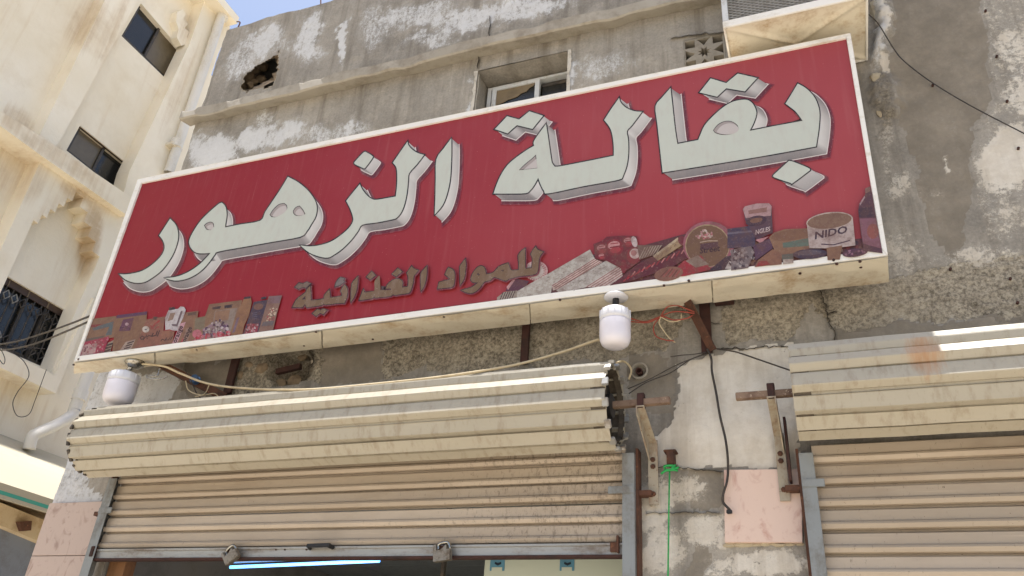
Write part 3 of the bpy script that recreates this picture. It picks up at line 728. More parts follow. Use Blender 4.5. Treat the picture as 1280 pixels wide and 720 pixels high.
for i, (pts, wd) in enumerate([([(1024, 357), (1032, 385), (1036, 400), (1043, 415), (1044, 438)], 1.0), ([(1034, 392), (1047, 390)], 1.6), ([(897, 436), (932, 436), (980, 432), (996, 438)], 1.1),
                               ([(838, 47), (905, 40)], .4), ([(598, 66), (597, 86)], 1.2), ([(612, 20), (611, 60)], .8),
                               ([(870, 400), (900, 405)], .9), ([(386, 437), (392, 452), (384, 470)], 1.2), ([(806, 641), (850, 640), (900, 641)], .6), ([(820, 583), (870, 586), (905, 590)], 1.0)]):
    bpart(crack(pts, wd, i), 'crack', 'crack', fixn=False)
# fixings left in the wall
for (x, y) in [(1232, 13), (1246, 70), (1166, 106), (1259, 126), (1273, 185), (1272, 378), (1263, 348), (1188, 336)]:
    p = PY(x, y, -.012); bpart(MB().lathe(p, (0, -1, 0), [(.007, -.01), (.007, .003), (.004, .005)], 8), 'fixing', 'rust_dark')

# --- wall tiles: mottled tiles left of the shutter, one pink tile on the pier
x0, x1 = -4.795, -4.27
for (za, zb) in [(2.412, 2.745), (2.075, 2.408), (1.738, 2.071), (1.40, 1.734), (1.06, 1.396), (.72, 1.056), (.38, .716), (.04, .376)]:
    m = MB(); m.box((x0, -.022, za), (x1, .03, zb)); bpart(m, 'tile', 'brown_tile', bevel=.002)
q = [PY(905, 587, -.03), PY(1002, 586, -.03), PY(1003, 678, -.03), PY(906, 678, -.03)]
m = MB(); m.prism(q, (0, .05, 0)); bpart(m, 'tile', 'pink_tile', bevel=.002)
rr = random.Random(5)
for i in range(9):
    k += 1; bpart(rock(PY(910+i*11+rr.random()*4, 680+rr.random()*1.5, .0), .016+.010*rr.random(), k, (1.6, .8, .5)), 'mortar', 'lump')

# --- rebar hook on the parapet
top(cable([PY(295, 46, .02), PY(297, 36, .02), PY(300, 28, .0), PY(296, 27, -.03)], .006, 6), 'rebar_hook', 'rust', 'thin bent rebar hook sticking up from the parapet corner', 'rebar')
top(cable([PY(401, 6, .05), PY(401, -12, .05)], .006, 6), 'rebar_stub', 'rust', 'short straight rebar stub on the parapet top', 'rebar')

# --- pipe stub ring in the wall above the axle
r_ = empty('pipe_stub', PY(800, 465, -.01), 'small round grey pipe stub in the wall above the axle bracket', 'pipe')
m = MB().lathe(PY(800, 465, .0), (0, -1, 0), [(.045, -.01), (.048, .02), (.040, .024), (.034, .012), (.030, -.005)], 18); m.build('collar', 'concrete', r_, smooth=False)
m = MB().lathe(PY(800, 466, .0), (0, -1, 0), [(.018, -.01), (.018, .03), (.013, .03), (.012, .0)], 12); m.build('bore', 'rust_dark', r_)

# ================================================================== SHOP INTERIOR (behind the half-open shutter)
ROOM = empty('shop_interior', (-2.6, .3, 0), 'dim shop interior seen under the half raised shutter', 'shop interior')
m = MB(); m.box((-4.49, .27, .02), (-4.42, 4.49, 2.81)); m.build('side_wall', 'dark_room', ROOM)
m = MB(); m.box((-.66, .27, .02), (-.58, 4.49, 2.81)); m.build('side_wall', 'dark_room', ROOM)
m = MB(); m.box((-4.49, 4.5, .02), (-.58, 4.6, 2.9)); m.build('back_wall', 'dark_room', ROOM)
m = MB(); m.box((-4.49, .27, 2.82), (-.58, 4.495, 2.88)); ceil_ = m.build('ceiling', 'dark_room', ROOM)
for i in range(6):
    for j in range(6):
        x = -4.47+i*.638; y = .28+j*.70
        m = MB(); m.box((x, y, 2.806), (x+.63, y+.692, 2.818)); m.build('ceiling_tile', 'ceiling', ROOM)
TL = empty('tube_light', (-3.4, 1.0, 2.8), 'lit bluish fluorescent tube under the shop ceiling', 'tube light')
a = PZ(290, 708, 2.72); b = PZ(472, 702, 2.72)
a = Vector((-3.98, 1.55, 2.72)); b = Vector((-2.95, 1.75, 2.72))
a = PZ(288, 709, 2.53); b = PZ(474, 701, 2.53)
m = MB().tube([a, b], .011, 10); m.build('tube', 'tube', TL, smooth=True)
m = MB().bar(a+Vector((0, 0, .04)), b+Vector((0, 0, .04)), .04, .02); m.build('batten', 'alu_trim', TL)
m = MB()
for q in (a, b): m.bar(q+Vector((0, 0, .04)), Vector((q.x, q.y, 2.806)), .02, .02)
m.build('hanger', 'alu_trim', TL)
# door frame of brown wood inside left
m = MB(); m.box((-4.17, .02, 0), (-4.04, .1, 2.87)); m.box((-4.04, .03, 2.46), (-3.9, .09, 2.87))
top(m, 'door_frame', 'wood', 'brown wooden door frame just inside the left shutter rail', 'door frame')
m = MB(); m.box((-2.06, .30, 0), (-2.04, .33, 2.87))
top(m, 'partition_post', 'dark_frame', 'thin dark upright post inside the shop opening', 'post')
# carton on a shelf
p0 = PY(606, 700, .42); p1 = PY(790, 700, .42)
SH = empty('shelf_rack', (-1.25, .55, 0), 'grey steel shelf rack just inside the shop carrying a pale carton', 'shelf')
for zz in (.4, .9, 1.4, 1.9):
    m = MB(); m.box((p0.x-.03, .4, zz), (-.68, .8, zz+.03)); m.build('shelf_board', 'galv', SH)
for xx in (p0.x-.04, -.70):
    for yy in (.39, .79):
        m = MB(); m.box((xx, yy, 0), (xx+.03, yy+.03, 2.0)); m.build('upright', 'galv', SH)
CT = empty('carton', ((p0.x-.7)/2, .6, 1.93), 'pale green carton with blue printed bands on the shop shelf', 'carton')
m = MB(); m.box((p0.x, .42, 1.931), (-.70, .78, 2.56)); m.build('carton_body', 'carton', CT, bevel=.004)
for xa, xb in ((613, 631), (700, 718)):
    q0 = PY(xa, 705, .42); q1 = PY(xb, 705, .42)
    m = MB(); m.box((q0.x, .4165, 2.40), (q1.x, .4185, 2.56)); bd = m.build('printed_band', 'carton_blue', CT)
    qa = PY((xa+xb)/2, 704, .41)
    m = MB().prism([(qa.x-.018, .4145, qa.z+.008), (qa.x-.02, .4145, qa.z-.003), (qa.x, .4145, qa.z-.012), (qa.x+.02, .4145, qa.z-.003), (qa.x+.018, .4145, qa.z+.008), (qa.x, .4145, qa.z+.002)], (0, .0015, 0)); m.build('printed_mark', 'ink', bd)
    m = MB(); m.box((q0.x+.012, .4145, 2.395), (q1.x-.012, .4160, 2.398+.02)); m.build('printed_label', 'carton', bd)

# ================================================================== ROLLER SHUTTERS
PITCH = .0995
CURT = [(-.003, 0.), (.001, -.004), (.0025, -.048), (.0150, -.057), (.0185, -.066), (.0080, -.0835), (-.0220, -.0860), (-.0225, -.0958), (-.003, -.0995)]
ROLLP = [(-.010, 0.), (-.0075, -.004), (.0135, -.050), (.0165, -.0555), (.0135, -.0610), (-.0085, -.0830), (-.0200, -.0860), (-.0210, -.0955), (-.010, -.0995)]
def slat_mesh(L, name, mat, pr, th=.0016):
    n = len(pr); nxs = max(2, int(L/.2)); m = MB(); rr = random.Random(int(L*100))
    for i in range(nxs+1):
        x = L*i/nxs; w_ = (rr.random()-.5)*.0030
        for o_, z in pr: m.v.append(Vector((x, -o_+w_, z+(rr.random()-.5)*.0008)))
        for o_, z in pr: m.v.append(Vector((x, -o_+w_+th, z)))
    for i in range(nxs):
        a = i*2*n; b_ = a+2*n
        for k in range(n-1):
            m.f.append((a+k, a+k+1, b_+k+1, b_+k)); m.f.append((a+n+k, b_+n+k, b_+n+k+1, a+n+k+1)); m.c += [None, None]
        for k in (0, n-1): m.f.append((a+k, b_+k, b_+n+k, a+n+k) if k else (a+k, a+n+k, b_+n+k, b_+k)); m.c.append(None)
    for a in (0, nxs*2*n):
        for k in range(n-1): m.f.append((a+k, a+n+k, a+n+k+1, a+k+1)); m.c.append(None)
    return m.mesh(name, mat, fixn=True)
def inst(name, me, parent, mw):
    o = bpy.data.objects.new(name, me); COL.objects.link(o); o.parent = parent
    base = Vector(parent['_base']); o.matrix_local = Matrix.Translation(-base) @ mw
    o['_base'] = tuple(base); return o

RY, RZ, RR = -.29, 3.04, .203
def shutter(label, xa, xb, ca, cb, zbot, endL, endR, yc=RY, zc=RZ, twist=0.):
    """xa..xb roll, ca..cb curtain, zbot bottom of the curtain"""
    root = empty('roller_shutter', ((xa+xb)/2, -.07, max(zbot, 0)), label, 'roller shutter', 'roller shutters on the shop front')
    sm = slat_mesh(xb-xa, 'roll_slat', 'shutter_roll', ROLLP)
    # core (drum + inner layers) carries the outer slats
    core = MB()
    core.lathe((xa+.03, yc, zc), (1, 0, 0), [(.17, 0), (.17, xb-xa-.10)], 26)
    roll = core.build('roll', 'dark_frame', root)
    N = 13
    for k in range(N):
        th = 2*math.pi*k/N+twist
        # local slat: outwards = -Y, down = -Z; turn about X
        mw = Matrix.Translation((xa, yc, zc)) @ Matrix.Rotation(th+random.uniform(-.018, .018), 4, 'X') @ Matrix.Translation((0, -RR+random.uniform(-.003, .002), PITCH/2)) @ Matrix.Rotation(random.uniform(-.0008, .0008), 4, 'Z')
        inst('slat', sm, roll, mw)
    # inner layers at the ends, seen edge on
    m = MB()
    for rr_, off in ((.188, 0), (.172, .015)):
        for k in range(N):
            t0 = 2*math.pi*k/N+twist+off*9; t1 = t0+2*math.pi/N
            for xe in ((xb-.03, xb-.004) if endR else (xa+.004, xa+.03),):
                x0_, x1_ = xe
                for q0, q1 in ((t0, (t0+t1)/2), ((t0+t1)/2, t1)):
                    r0 = rr_+(.008 if q0 != t0 else 0); r1 = rr_+(.008 if q0 == t0 else 0)
                    A = (yc-math.cos(q0)*r0, zc-math.sin(q0)*r0); B = (yc-math.cos(q1)*r1, zc-math.sin(q1)*r1)
                    m.add([(x0_, *A), (x1_, *A), (x1_, *B), (x0_, *B)], [(0, 1, 2, 3)])
    m.build('inner_layer', 'roll_inside', roll, fixn=False)
    m = MB(); xs0, xs1 = (xb-.075, xb-.012) if endR else (xa+.012, xa+.075); n__ = 36
    for k in range(n__+1):
        a_ = 2*math.pi*k/n__; r_o = .193+.004*math.sin(a_*13)
        m.v += [Vector((xs0, yc+r_o*math.cos(a_), zc+r_o*math.sin(a_))), Vector((xs1, yc+r_o*math.cos(a_), zc+r_o*math.sin(a_)))]
    for k in range(n__): m.f.append((2*k, 2*k+1, 2*k+3, 2*k+2)); m.c.append(None)
    m.build('dark_liner', 'roll_inside', roll, fixn=False)  # added liner over the cream slat backs; inner shade put into its colour
    # end locks: little pale clips riveted to the ends of the slats
    em = MB(); em.box((-.014, -.012, -.030), (.016, .006, .012)); eme = em.mesh('end_lock', 'alu', bevel=.003)
    for k in range(N if endR else 0):
        th = 2*math.pi*k/N+twist
        xe = xb if endR else xa
        mw = Matrix.Translation((xe, yc, zc)) @ Matrix.Rotation(th+.02, 4, 'X') @ Matrix.Translation((0, -RR-.004, PITCH/2-.055))
        inst('end_lock', eme, roll, mw)
    # drum with springs in the open end
    xe = xb-.07 if endR else xa+.0
    m = MB().lathe((xb-.072 if endR else xa+.012, yc, zc), (1, 0, 0), [(.168, 0), (.168, .012), (.06, .012), (.06, .055), (.035, .06)], 24); m.build('end_plate', 'black', roll)
    m = MB()
    for k in range(3):
        a_ = k*2.1+.6; m.box((xb-.062 if endR else xa+.02, yc+.10*math.cos(a_)-.022, zc+.10*math.sin(a_)-.016), (xb-.028 if endR else xa+.05, yc+.10*math.cos(a_)+.022, zc+.10*math.sin(a_)+.016))
    m.build('spring_block', 'dark_frame', roll, bevel=.003)
    # curtain
    cm = slat_mesh(cb-ca, 'curtain_slat', 'shutter', CURT)
    n = int((zc-.08-(zbot+.058))/PITCH)
    yy = -.072
    for k in range(n):
        inst('slat', cm, root, Matrix.Translation((ca, yy+random.uniform(-.003, .003), zbot+.058+PITCH*(k+1)+random.uniform(-.0015, .0015))) @ Matrix.Rotation(random.uniform(-.05, .05), 4, 'X') @ Matrix.Rotation(random.uniform(-.0008, .0008), 4, 'Y'))
    return root, n
S1o, n1 = shutter('beige corrugated roller shutter half raised, its end roll open beside the pier', -4.24, -.92, -4.19, -.925, 2.367, False, True, twist=.20)
S2o, n2 = shutter('beige corrugated roller shutter fully closed, with rust stain and sunlit bands on its roll', -.098, 3.42, -.055, 3.34, .02, True, False, twist=.22)
# left end locks of the first roll too
em = MB(); em.box((-.012, -.006, -.030), (.012, .010, .012)); eme = em.mesh('end_lock', 'dark_frame', bevel=.003)
rl = [c for c in S1o.children if c.name.startswith('roll')][0]
for k in range(13):
    th = 2*math.pi*k/13+.20
    for dz in (0, .034):
        inst('end_lock', eme, rl, Matrix.Translation((-4.24, RY, RZ)) @ Matrix.Rotation(th, 4, 'X') @ Matrix.Translation((0, -RR-.002, PITCH/2-.03-dz)))
m = MB().lathe((-4.225, RY, RZ), (1, 0, 0), [(.19, 0), (.19, .01)], 26); m.build('end_plate', 'dark_frame', rl)

# bottom bars
def bottom_bar(root, ca, cb, zb):
    m = MB(); m.box((ca, -.092, zb+.004), (cb, -.070, zb+.046)); bb_ = m.build('bottom_bar', 'alu', root, bevel=.002)
    m = MB(); m.box((ca, -.100, zb+.046), (cb, -.066, zb+.058)); m.build('bar_lip', 'alu', bb_, bevel=.002)
    m = MB(); m.box((ca, -.106, zb-.010), (cb, -.060, zb+.003)); m.build('bar_foot', 'rust_dark', bb_, bevel=.002)
    return bb_
bb1 = bottom_bar(S1o, -4.19, -.925, 2.373); bb2 = bottom_bar(S2o, -.05, 3.33, .022)
m = MB(); a = PY(766, 684, -.1); m.box((a.x-.012, -.108, a.z-.022), (a.x+.03, -.093, a.z+.022)); m.build('end_stop', 'rust', bb1, bevel=.002)
m = MB(); m.box((a.x+.022, -.125, a.z-.028), (a.x+.032, -.093, a.z+.05)); m.build('end_stop', 'rust', bb1, bevel=.002)
m = MB(); a = PY(121, 690, -.1); m.box((a.x-.03, -.125, a.z-.03), (a.x-.005, -.093, a.z+.03)); m.build('end_stop', 'rust_dark', bb1, bevel=.002)
# black pull handle on the bar
a = PY(388, 686, -.10); b = PY(417, 685, -.10)
m = MB(); o_ = Vector((0, -.035, .0))
m.bar(a, a+o_+Vector((.012, 0, .006)), .016, .02); m.bar(b, b+o_+Vector((-.012, 0, .006)), .016, .02); m.bar(a+o_+Vector((0, 0, .008)), b+o_+Vector((0, 0, .008)), .018, .02)
m.build('pull_handle', 'black', bb1, bevel=.003)
for x in (345, 356, 383): 
    q = PY(x, 687, -.0935); m = MB().lathe(q, (0, -1, 0), [(.005, -.002), (.005, .003), (.003, .005)], 8); m.build('rivet', 'rust_dark', bb1)

# guide rails (galvanised channels) with clips and rust seams
def rail(root, x0, x1, ztop, face=1, clipz=None, clip=(0, 0)):
    m = MB(); y0, y1 = -.118, -.02; t_ = .004
    if face > 0:
        m.prism([(x0, y0, 0), (x1, y0, 0), (x1, y1, 0), (x1-t_, y1, 0), (x1-t_, y0+t_, 0), (x0, y0+t_, 0)], (0, 0, ztop))
    else:
        m.prism([(x0, y0, 0), (x1, y0, 0), (x1, y0+t_, 0), (x0+t_, y0+t_, 0), (x0+t_, y1, 0), (x0, y1, 0)], (0, 0, ztop))
    g_ = m.build('guide_rail', 'galv', root, bevel=.0012)
    m = MB(); xo = x1+.001 if face > 0 else x0-.013
    m.box((xo, -.09, 0), (xo+.012, -.02, ztop+.03)); m.build('rail_anchor', 'rust', g_)
    if clipz:
        m = MB(); m.box((clip[0], y0-.006, clipz-.018), (clip[1], y0-.0005, clipz+.018)); m.build('rail_clip', 'galv', g_, bevel=.002)
        m = MB(); cxx = x1+.013 if face > 0 else x0-.075
        m.box((cxx, -.085, clipz-.02), (cxx+.062, -.03, clipz+.005)); m.build('rail_lug', 'rust', g_, bevel=.002)
    return g_
zc1 = PY(785, 612, -.118).z
rail(S1o, -.932, -.872, PY(785, 566, -.118).z, 1, zc1, (PY(760, 612, -.12).x, -.872))
zc2 = PY(1010, 604, -.118).z
rail(S2o, -.112, -.05, PY(1003, 566, -.118).z, -1, zc2, (-.112, PY(1031, 604, -.12).x))
rail(S1o, -4.235, -4.165, 2.86, -1, PY(135, 638, -.118).z, (-4.235, -4.13))
rail(S2o, 3.33, 3.39, 2.86, 1)

# axles and their brackets
def axle(label, a, b):
    m = MB().bar(a, b, .032, .032); return top(m, 'axle_bar', 'axle', label, 'axle bar', 'square axle bars of the shutters', bevel=.002)
axle('rusty square axle bar sticking out of the open roll end beside the pier', Vector((-.99, RY, RZ)), Vector((-.655, RY-.005, RZ+.004)))
axle('dark square axle bar sticking out of the closed shutter roll', Vector((-.02, RY, RZ)), Vector((PY(920, 498, RY).x, RY, RZ)))
axle('short axle stub at the roll end beside the mottled tiles', Vector((-4.44, RY, RZ)), Vector((-4.2, RY, RZ)))
def axle_bracket(label, x, mat, flip):
    r_ = empty('axle_bracket', (x, 0, RZ-.42), label, 'bracket', 'iron brackets holding the shutter axles')
    wd = .04
    m = MB(); m.prism([(x, RY-.03, RZ-.02), (x, RY-.03, RZ-.06), (x, -.05, RZ-.20), (x, -.036, RZ-.20), (x, -.036, RZ-.12), (x, -.05, RZ-.11)], (.006*flip, 0, 0)); m.prism([(x+.006*flip, RY-.03, RZ-.02), (x+wd*flip, RY-.03, RZ-.02), (x+wd*flip, -.05, RZ-.11), (x+.006*flip, -.05, RZ-.11)], (0, 0, -.006)); m.build('arm', mat, r_)
    m = MB(); m.box((x-.004, -.045, RZ-.42), (x+wd*flip+.004 if flip > 0 else x-wd, -.036, RZ-.10)) if flip > 0 else m.box((x-wd, -.045, RZ-.42), (x+.004, -.036, RZ-.10))
    m.box((x-.004, -.036, RZ-.42), (x+.003, .01, RZ-.16)); m.build('foot_plate', mat, r_)
    for zz in (.20, .235, .37):
        m = MB().lathe((x+flip*wd*.5, -.044, RZ-zz), (0, -1, 0), [(.013, -.004), (.013, .007), (.008, .012)], 6); m.build('bolt', 'rust', r_)
    m = MB(); m.bar((x+flip*.02, RY, RZ+.02), (x+flip*.02, RY, RZ+.05), .034, .034); m.bar((x+flip*.02, RY-.024, RZ-.03), (x+flip*.02, RY-.024, RZ+.04), .03, .008)
    m.bar((x+flip*.02, RY+.024, RZ-.03), (x+flip*.02, RY+.024, RZ+.04), .03, .008); m.build('clamp', 'rust_dark', r_, bevel=.002)
    return r_
axle_bracket('white painted angle iron bracket holding the open roll axle', -.815, 'white_iron', 1)
axle_bracket('rust streaked angle iron bracket holding the closed shutter axle', -.175, 'white_iron', -1)
m = MB(); m.box((-.165, -.10, 2.70), (-.153, -.03, 3.0)); top(m, 'flat_iron', 'rust_dark', 'dark flat iron strip standing beside the closed shutter rail', 'iron strip')

# padlocks on the bottom bar
def padlock(label, x, y, rot, s=1.):
    c = PY(x, y, -.125); r_ = empty('padlock', c, label, 'padlock', 'padlocks on the shutter bar')
    def T(u, v, w): 
        a_ = math.radians(rot); return c+Vector((u*math.cos(a_)-v*math.sin(a_), w, u*math.sin(a_)+v*math.cos(a_)))*s
    m = MB(); m.prism([T(-.036, -.034, -.02), T(.036, -.034, -.02), T(.036, .008, -.02), T(.022, .008, -.02), T(.022, .026, -.02), T(-.004, .008, -.02), T(-.022, .008, -.02), T(-.022, .032, -.02), T(-.036, .032, -.02)], (0, .034, 0)); m.build('lock_body', 'padlock', r_, bevel=.003)
    m = MB().tube(spline([T(-.022, .014, 0), T(-.020, .034, 0), T(0, .040, 0), T(.024, .036, 0), T(.030, .010, 0)], 5), .0065*s, 8); m.build('shackle', 'chrome', r_, smooth=True)
    m = MB(); q = PY(x, y-5, -.094); m.box(q-Vector((.012, .022, .012)), q+Vector((.012, .004, .012))); m.build('hasp', 'rust', r_)
padlock('grey padlock hanging tilted on the bar beside the lit tube', 290, 694, 38, 1.25)
padlock('grey padlock hanging on the bar right of the pull handle', 554, 691, 8, 1.25)

# ================================================================== SHOP SIGN
SY = -.35                                            # front of the sign box
TLp, TRp, BRp, BLp = (172, 224), (1063, 41), (1110, 319), (92, 452)
SIGN = empty('shop_sign', PY(600, 385, -.25), 'long red shop sign with pale raised-look Arabic lettering and grocery pictures', 'sign')
tl, tr, br, bl = [PY(*p, SY+.012) for p in (TLp, TRp, BRp, BLp)]
m = MB(); m.prism([tl, tr, br, bl], (0, .20, 0)); m.build('sign_box', 'cream_panel', SIGN)
fp = [PY(*p, SY+.002) for p in ((175, 229), (1058, 48), (1104, 311), (99, 444))]
m = MB(); m.prism(fp, (0, .008, 0)); m.build('face_panel', 'red', SIGN)
def lerp2(a, b, t): return (a[0]+(b[0]-a[0])*t, a[1]+(b[1]-a[1])*t)
def trim(name, quad, th=.016, mat='alu_trim', y=SY-.012):
    m = MB(); m.prism([PY(*p, y) for p in quad], (0, th+.008, 0)); return m.build(name, mat, SIGN, bevel=.002)
inn = dict(tl=(176, 229), tr=(1058, 47), br=(1102, 311), bl=(98, 445))
trim('top_trim', [TLp, TRp, inn['tr'], inn['tl']]); trim('bottom_trim', [inn['bl'], inn['br'], BRp, BLp])
trim('side_trim', [TRp, (BRp[0], BRp[1]), inn['br'], inn['tr']], y=SY-.0135); trim('side_trim', [TLp, inn['tl'], inn['bl'], BLp], y=SY-.0135)
# underside: cream sheets butted end to end
fe = lambda t: PY(*lerp2((92, 453.5), (1110, 320.5), t), SY-.010)
def be(t):
    p = lerp2((92, 453.5), (1110, 320.5), t); d_ = 13+20*t if t < .15 else 17+14*t
    q = PZ(p[0]+2*t, p[1]+d_, fe(t).z); return q
cuts = [0, .10, .305, .56, .7835, 1.]
for i in range(5):
    n_ = 8; m = MB(); rr = random.Random(i)
    for k in range(n_+1):
        t = cuts[i]+(cuts[i+1]-cuts[i])*k/n_+(.0006 if k == 0 else -.0006 if k == n_ else 0)
        A = fe(t); B = be(t); 
        for s_ in (0, .33, .66, 1):
            q = A.lerp(B, s_); q = q+Vector((0, 0, -.004+(rr.random()-.6)*.010*(1 if 0 < s_ < 1 else .5))); m.v.append(q)
        m.v.append(B+Vector((0, 0, .05)))
    for k in range(n_):
        for s_ in range(4):
            a_ = k*5+s_; m.f.append((a_, a_+5, a_+6, a_+1)); m.c.append(None)
    m.build('underside_panel', 'cream_panel', SIGN, fixn=False)
for (x, y) in [(246, 437), (395, 415), (700, 375), (861, 351), (1042, 325), (1046, 330), (1075, 327), (98, 449), (92, 456), (380, 432), (555, 396), (466, 424), (1076, 334), (1000, 342), (830, 357)]:
    p = PY(x, y, SY-.0135) if y < 453-(x-92)*.1307 else PZ(x, y, fe((x-92)/1018).z-.006)
    m = MB().lathe(p, (0, -1, 0) if y < 453-(x-92)*.1307 else (0, 0, -1), [(.007, -.004), (.007, .003), (.003, .005)], 8); m.build('screw', 'rust_dark', SIGN)

# ---- printing
def reg(x0, y0, sc): return lambda pts: [(x0+x/sc, y0+y/sc) for x, y in pts]
def area(p): return .5*sum(p[i][0]*p[(i+1) % len(p)][1]-p[(i+1) % len(p)][0]*p[i][1] for i in range(len(p)))
def offs(p, d):
    """grow a closed pixel outline by d"""
    s_ = 1 if area(p) > 0 else -1; n = len(p); out = []
    for i in range(n):
        a, b, c = p[i-1], p[i], p[(i+1) % n]
        e1 = (b[0]-a[0], b[1]-a[1]); e2 = (c[0]-b[0], c[1]-b[1])
        l1 = math.hypot(*e1) or 1; l2 = math.hypot(*e2) or 1
        n1_ = (e1[1]/l1*s_, -e1[0]/l1*s_); n2_ = (e2[1]/l2*s_, -e2[0]/l2*s_)
        k_ = 1+n1_[0]*n2_[0]+n1_[1]*n2_[1]; k_ = max(k_, .35)
        out.append((b[0]+(n1_[0]+n2_[0])/k_*d, b[1]+(n1_[1]+n2_[1])/k_*d))
    return out
def smoothloop(p, n=3, sharp=.9):
    """round the soft corners of a traced outline, keep the sharp ones"""
    N = len(p); out = []
    cs = []
    for i in range(N):
        a, b, c = p[i-1], p[i], p[(i+1) % N]
        u = (b[0]-a[0], b[1]-a[1]); v = (c[0]-b[0], c[1]-b[1])
        an = abs(math.atan2(u[0]*v[1]-u[1]*v[0], u[0]*v[0]+u[1]*v[1])); cs.append(an > sharp)
    for i in range(N):
        p0, p1, p2, p3 = p[i-1], p[i], p[(i+1) % N], p[(i+2) % N]
        if cs[i]: p0 = (2*p1[0]-p2[0], 2*p1[1]-p2[1])
        if cs[(i+1) % N]: p3 = (2*p2[0]-p1[0], 2*p2[1]-p1[1])
        for k in range(n):
            t = k/n
            out.append(tuple(.5*(2*p1[j]+(p2[j]-p0[j])*t+(2*p0[j]-5*p1[j]+4*p2[j]-p3[j])*t*t+(3*p1[j]-p0[j]-3*p2[j]+p3[j])*t**3) for j in (0, 1)))
    return out
def sheet(mb, poly, lv, col, holes=()):
    loops = [[PY(*p, SY-.00025*lv) for p in l] for l in (poly, *holes)]
    flat = [p for l in loops for p in l]
    tri = tessellate_polygon(loops)
    fs = []
    for a, b, c in tri:
        n_ = (flat[b]-flat[a]).cross(flat[c]-flat[a])
        fs.append((a, b, c) if n_.y < 0 else (a, c, b))
    mb.add(flat, fs, tuple(lin(col)))

FACE = (184, 188, 177); RIM = (212, 200, 196); INK = (24, 18, 20)
def side_col(nx_, ny_, u):
    """the print imitates a bright metal edge: bands of light and dark along the outline"""
    a_ = math.atan2(ny_, nx_); k_ = .5+.5*math.sin(2.6*a_+.6)
    lo = np.array((92, 84, 82)); hi = np.array((206, 202, 197)); c_ = lo+(hi-lo)*(.35+.65*k_)
    c_ = c_*(1-.12*u); return tuple(lin(c_))
def letter(name, outline, vec, holes=(), label=None):
    outline = smoothloop(outline); holes = [smoothloop(h) for h in holes]
    m = MB(); s_ = 1 if area(outline) > 0 else -1
    back = [(x+vec[0], y+vec[1]) for x, y in outline]
    # soft printed shadow, pale rim, both as larger outlines below
    for g_, lv, col in ((3.6, 1, (122, 36, 48)), (2.2, 2, (92, 30, 40))):
        sheet(m, offs([(x+vec[0]*1.1+1, y+vec[1]*1.1+1.4) for x, y in outline], g_), lv, col)
    sheet(m, offs(back, 1.0), 3, RIM); sheet(m, offs(outline, 1.3), 4, RIM)
    n = len(outline); lv = 5.
    for lp, hole in [(outline, False)]+[(h, True) for h in holes]:
        sg = (1 if area(lp) > 0 else -1)*(-1 if hole else 1); N = len(lp)
        for i in range(N):
            a, b = lp[i], lp[(i+1) % N]; e = (b[0]-a[0], b[1]-a[1]); L = math.hypot(*e) or 1
            nn = (e[1]/L*sg, -e[0]/L*sg)
            if nn[0]*vec[0]+nn[1]*vec[1] <= 0 or hole: continue
            lv += .012
            q = [a, b, (b[0]+vec[0], b[1]+vec[1]), (a[0]+vec[0], a[1]+vec[1])]
            pa = lp[i-1]; c_ = lp[(i+2) % N]
            def nrm(p_, q_):
                d_ = (q_[0]-p_[0], q_[1]-p_[1]); l_ = math.hypot(*d_) or 1; return (d_[1]/l_*sg, -d_[0]/l_*sg)
            na = nrm(pa, b); nb_ = nrm(a, c_)
            cc = [side_col(*na, 0), side_col(*nb_, 0), side_col(*nb_, 1), side_col(*na, 1)]
            v3 = [PY(*p, SY-.00025*lv) for p in q]
            nz_ = (v3[1]-v3[0]).cross(v3[2]-v3[0])
            order = (0, 1, 2, 3) if nz_.y < 0 else (0, 3, 2, 1)
            m.add(v3, [order], tuple(cc[k_] for k_ in order))
    sheet(m, offs(outline, 1.5), 7.2, INK)
    sheet(m, outline, 8.2, FACE)
    for h in holes:
        sheet(m, offs(h, .3), 9.2, INK); sheet(m, offs(h, -.5), 10.2, (150, 140, 136))
        sheet(m, [(x+vec[0]*.18, y+vec[1]*.15) for x, y in offs(h, -1.6)], 11.2, (182, 174, 170))
    o = m.build(name, 'print', SIGN, fixn=False)
    if label: o['label'] = label
    return o
A = reg(140, 140, 3); B = reg(360, 140, 3.6); Cc = reg(590, 80, 3.6); Dd = reg(800, 60, 3.6)
letter('letter', A([(218, 400), (240, 425), (248, 460), (243, 495), (225, 540), (190, 590), (150, 622), (120, 638), (85, 640), (50, 628), (28, 608), (50, 609), (80, 605), (115, 595), (150, 573), (180, 545), (195, 520), (197, 500), (190, 480), (177, 463)]), (6.5, 11))
letter('letter', A([(660, 243), (700, 265), (735, 295), (760, 330), (768, 360), (763, 392), (747, 420), (730, 447), (705, 468), (600, 487), (500, 505), (400, 523), (385, 535), (365, 562), (340, 590), (310, 612), (275, 627), (235, 632), (195, 622), (230, 620), (265, 610), (300, 592), (330, 570), (355, 545), (370, 528), (345, 530), (318, 528), (300, 515), (290, 495), (292, 475), (310, 440), (335, 405), (365, 375), (400, 345), (412, 340), (425, 355), (430, 385), (425, 420), (424, 433), (480, 422), (556, 408), (575, 375), (605, 330), (635, 285)]), (7, 10),
       [A([(592, 385), (605, 365), (625, 347), (645, 342), (655, 350), (655, 365), (640, 380), (615, 393), (598, 393)]), A([(680, 370), (690, 357), (703, 352), (715, 365), (724, 382), (710, 388), (690, 388), (681, 380)]), A([(346, 425), (355, 417), (370, 412), (380, 418), (382, 430), (370, 442), (355, 440)])])
letter('dot', B([(340, 182), (355, 183), (378, 197), (380, 207), (350, 248), (342, 254), (302, 235), (299, 226)]), (9, 7.5))
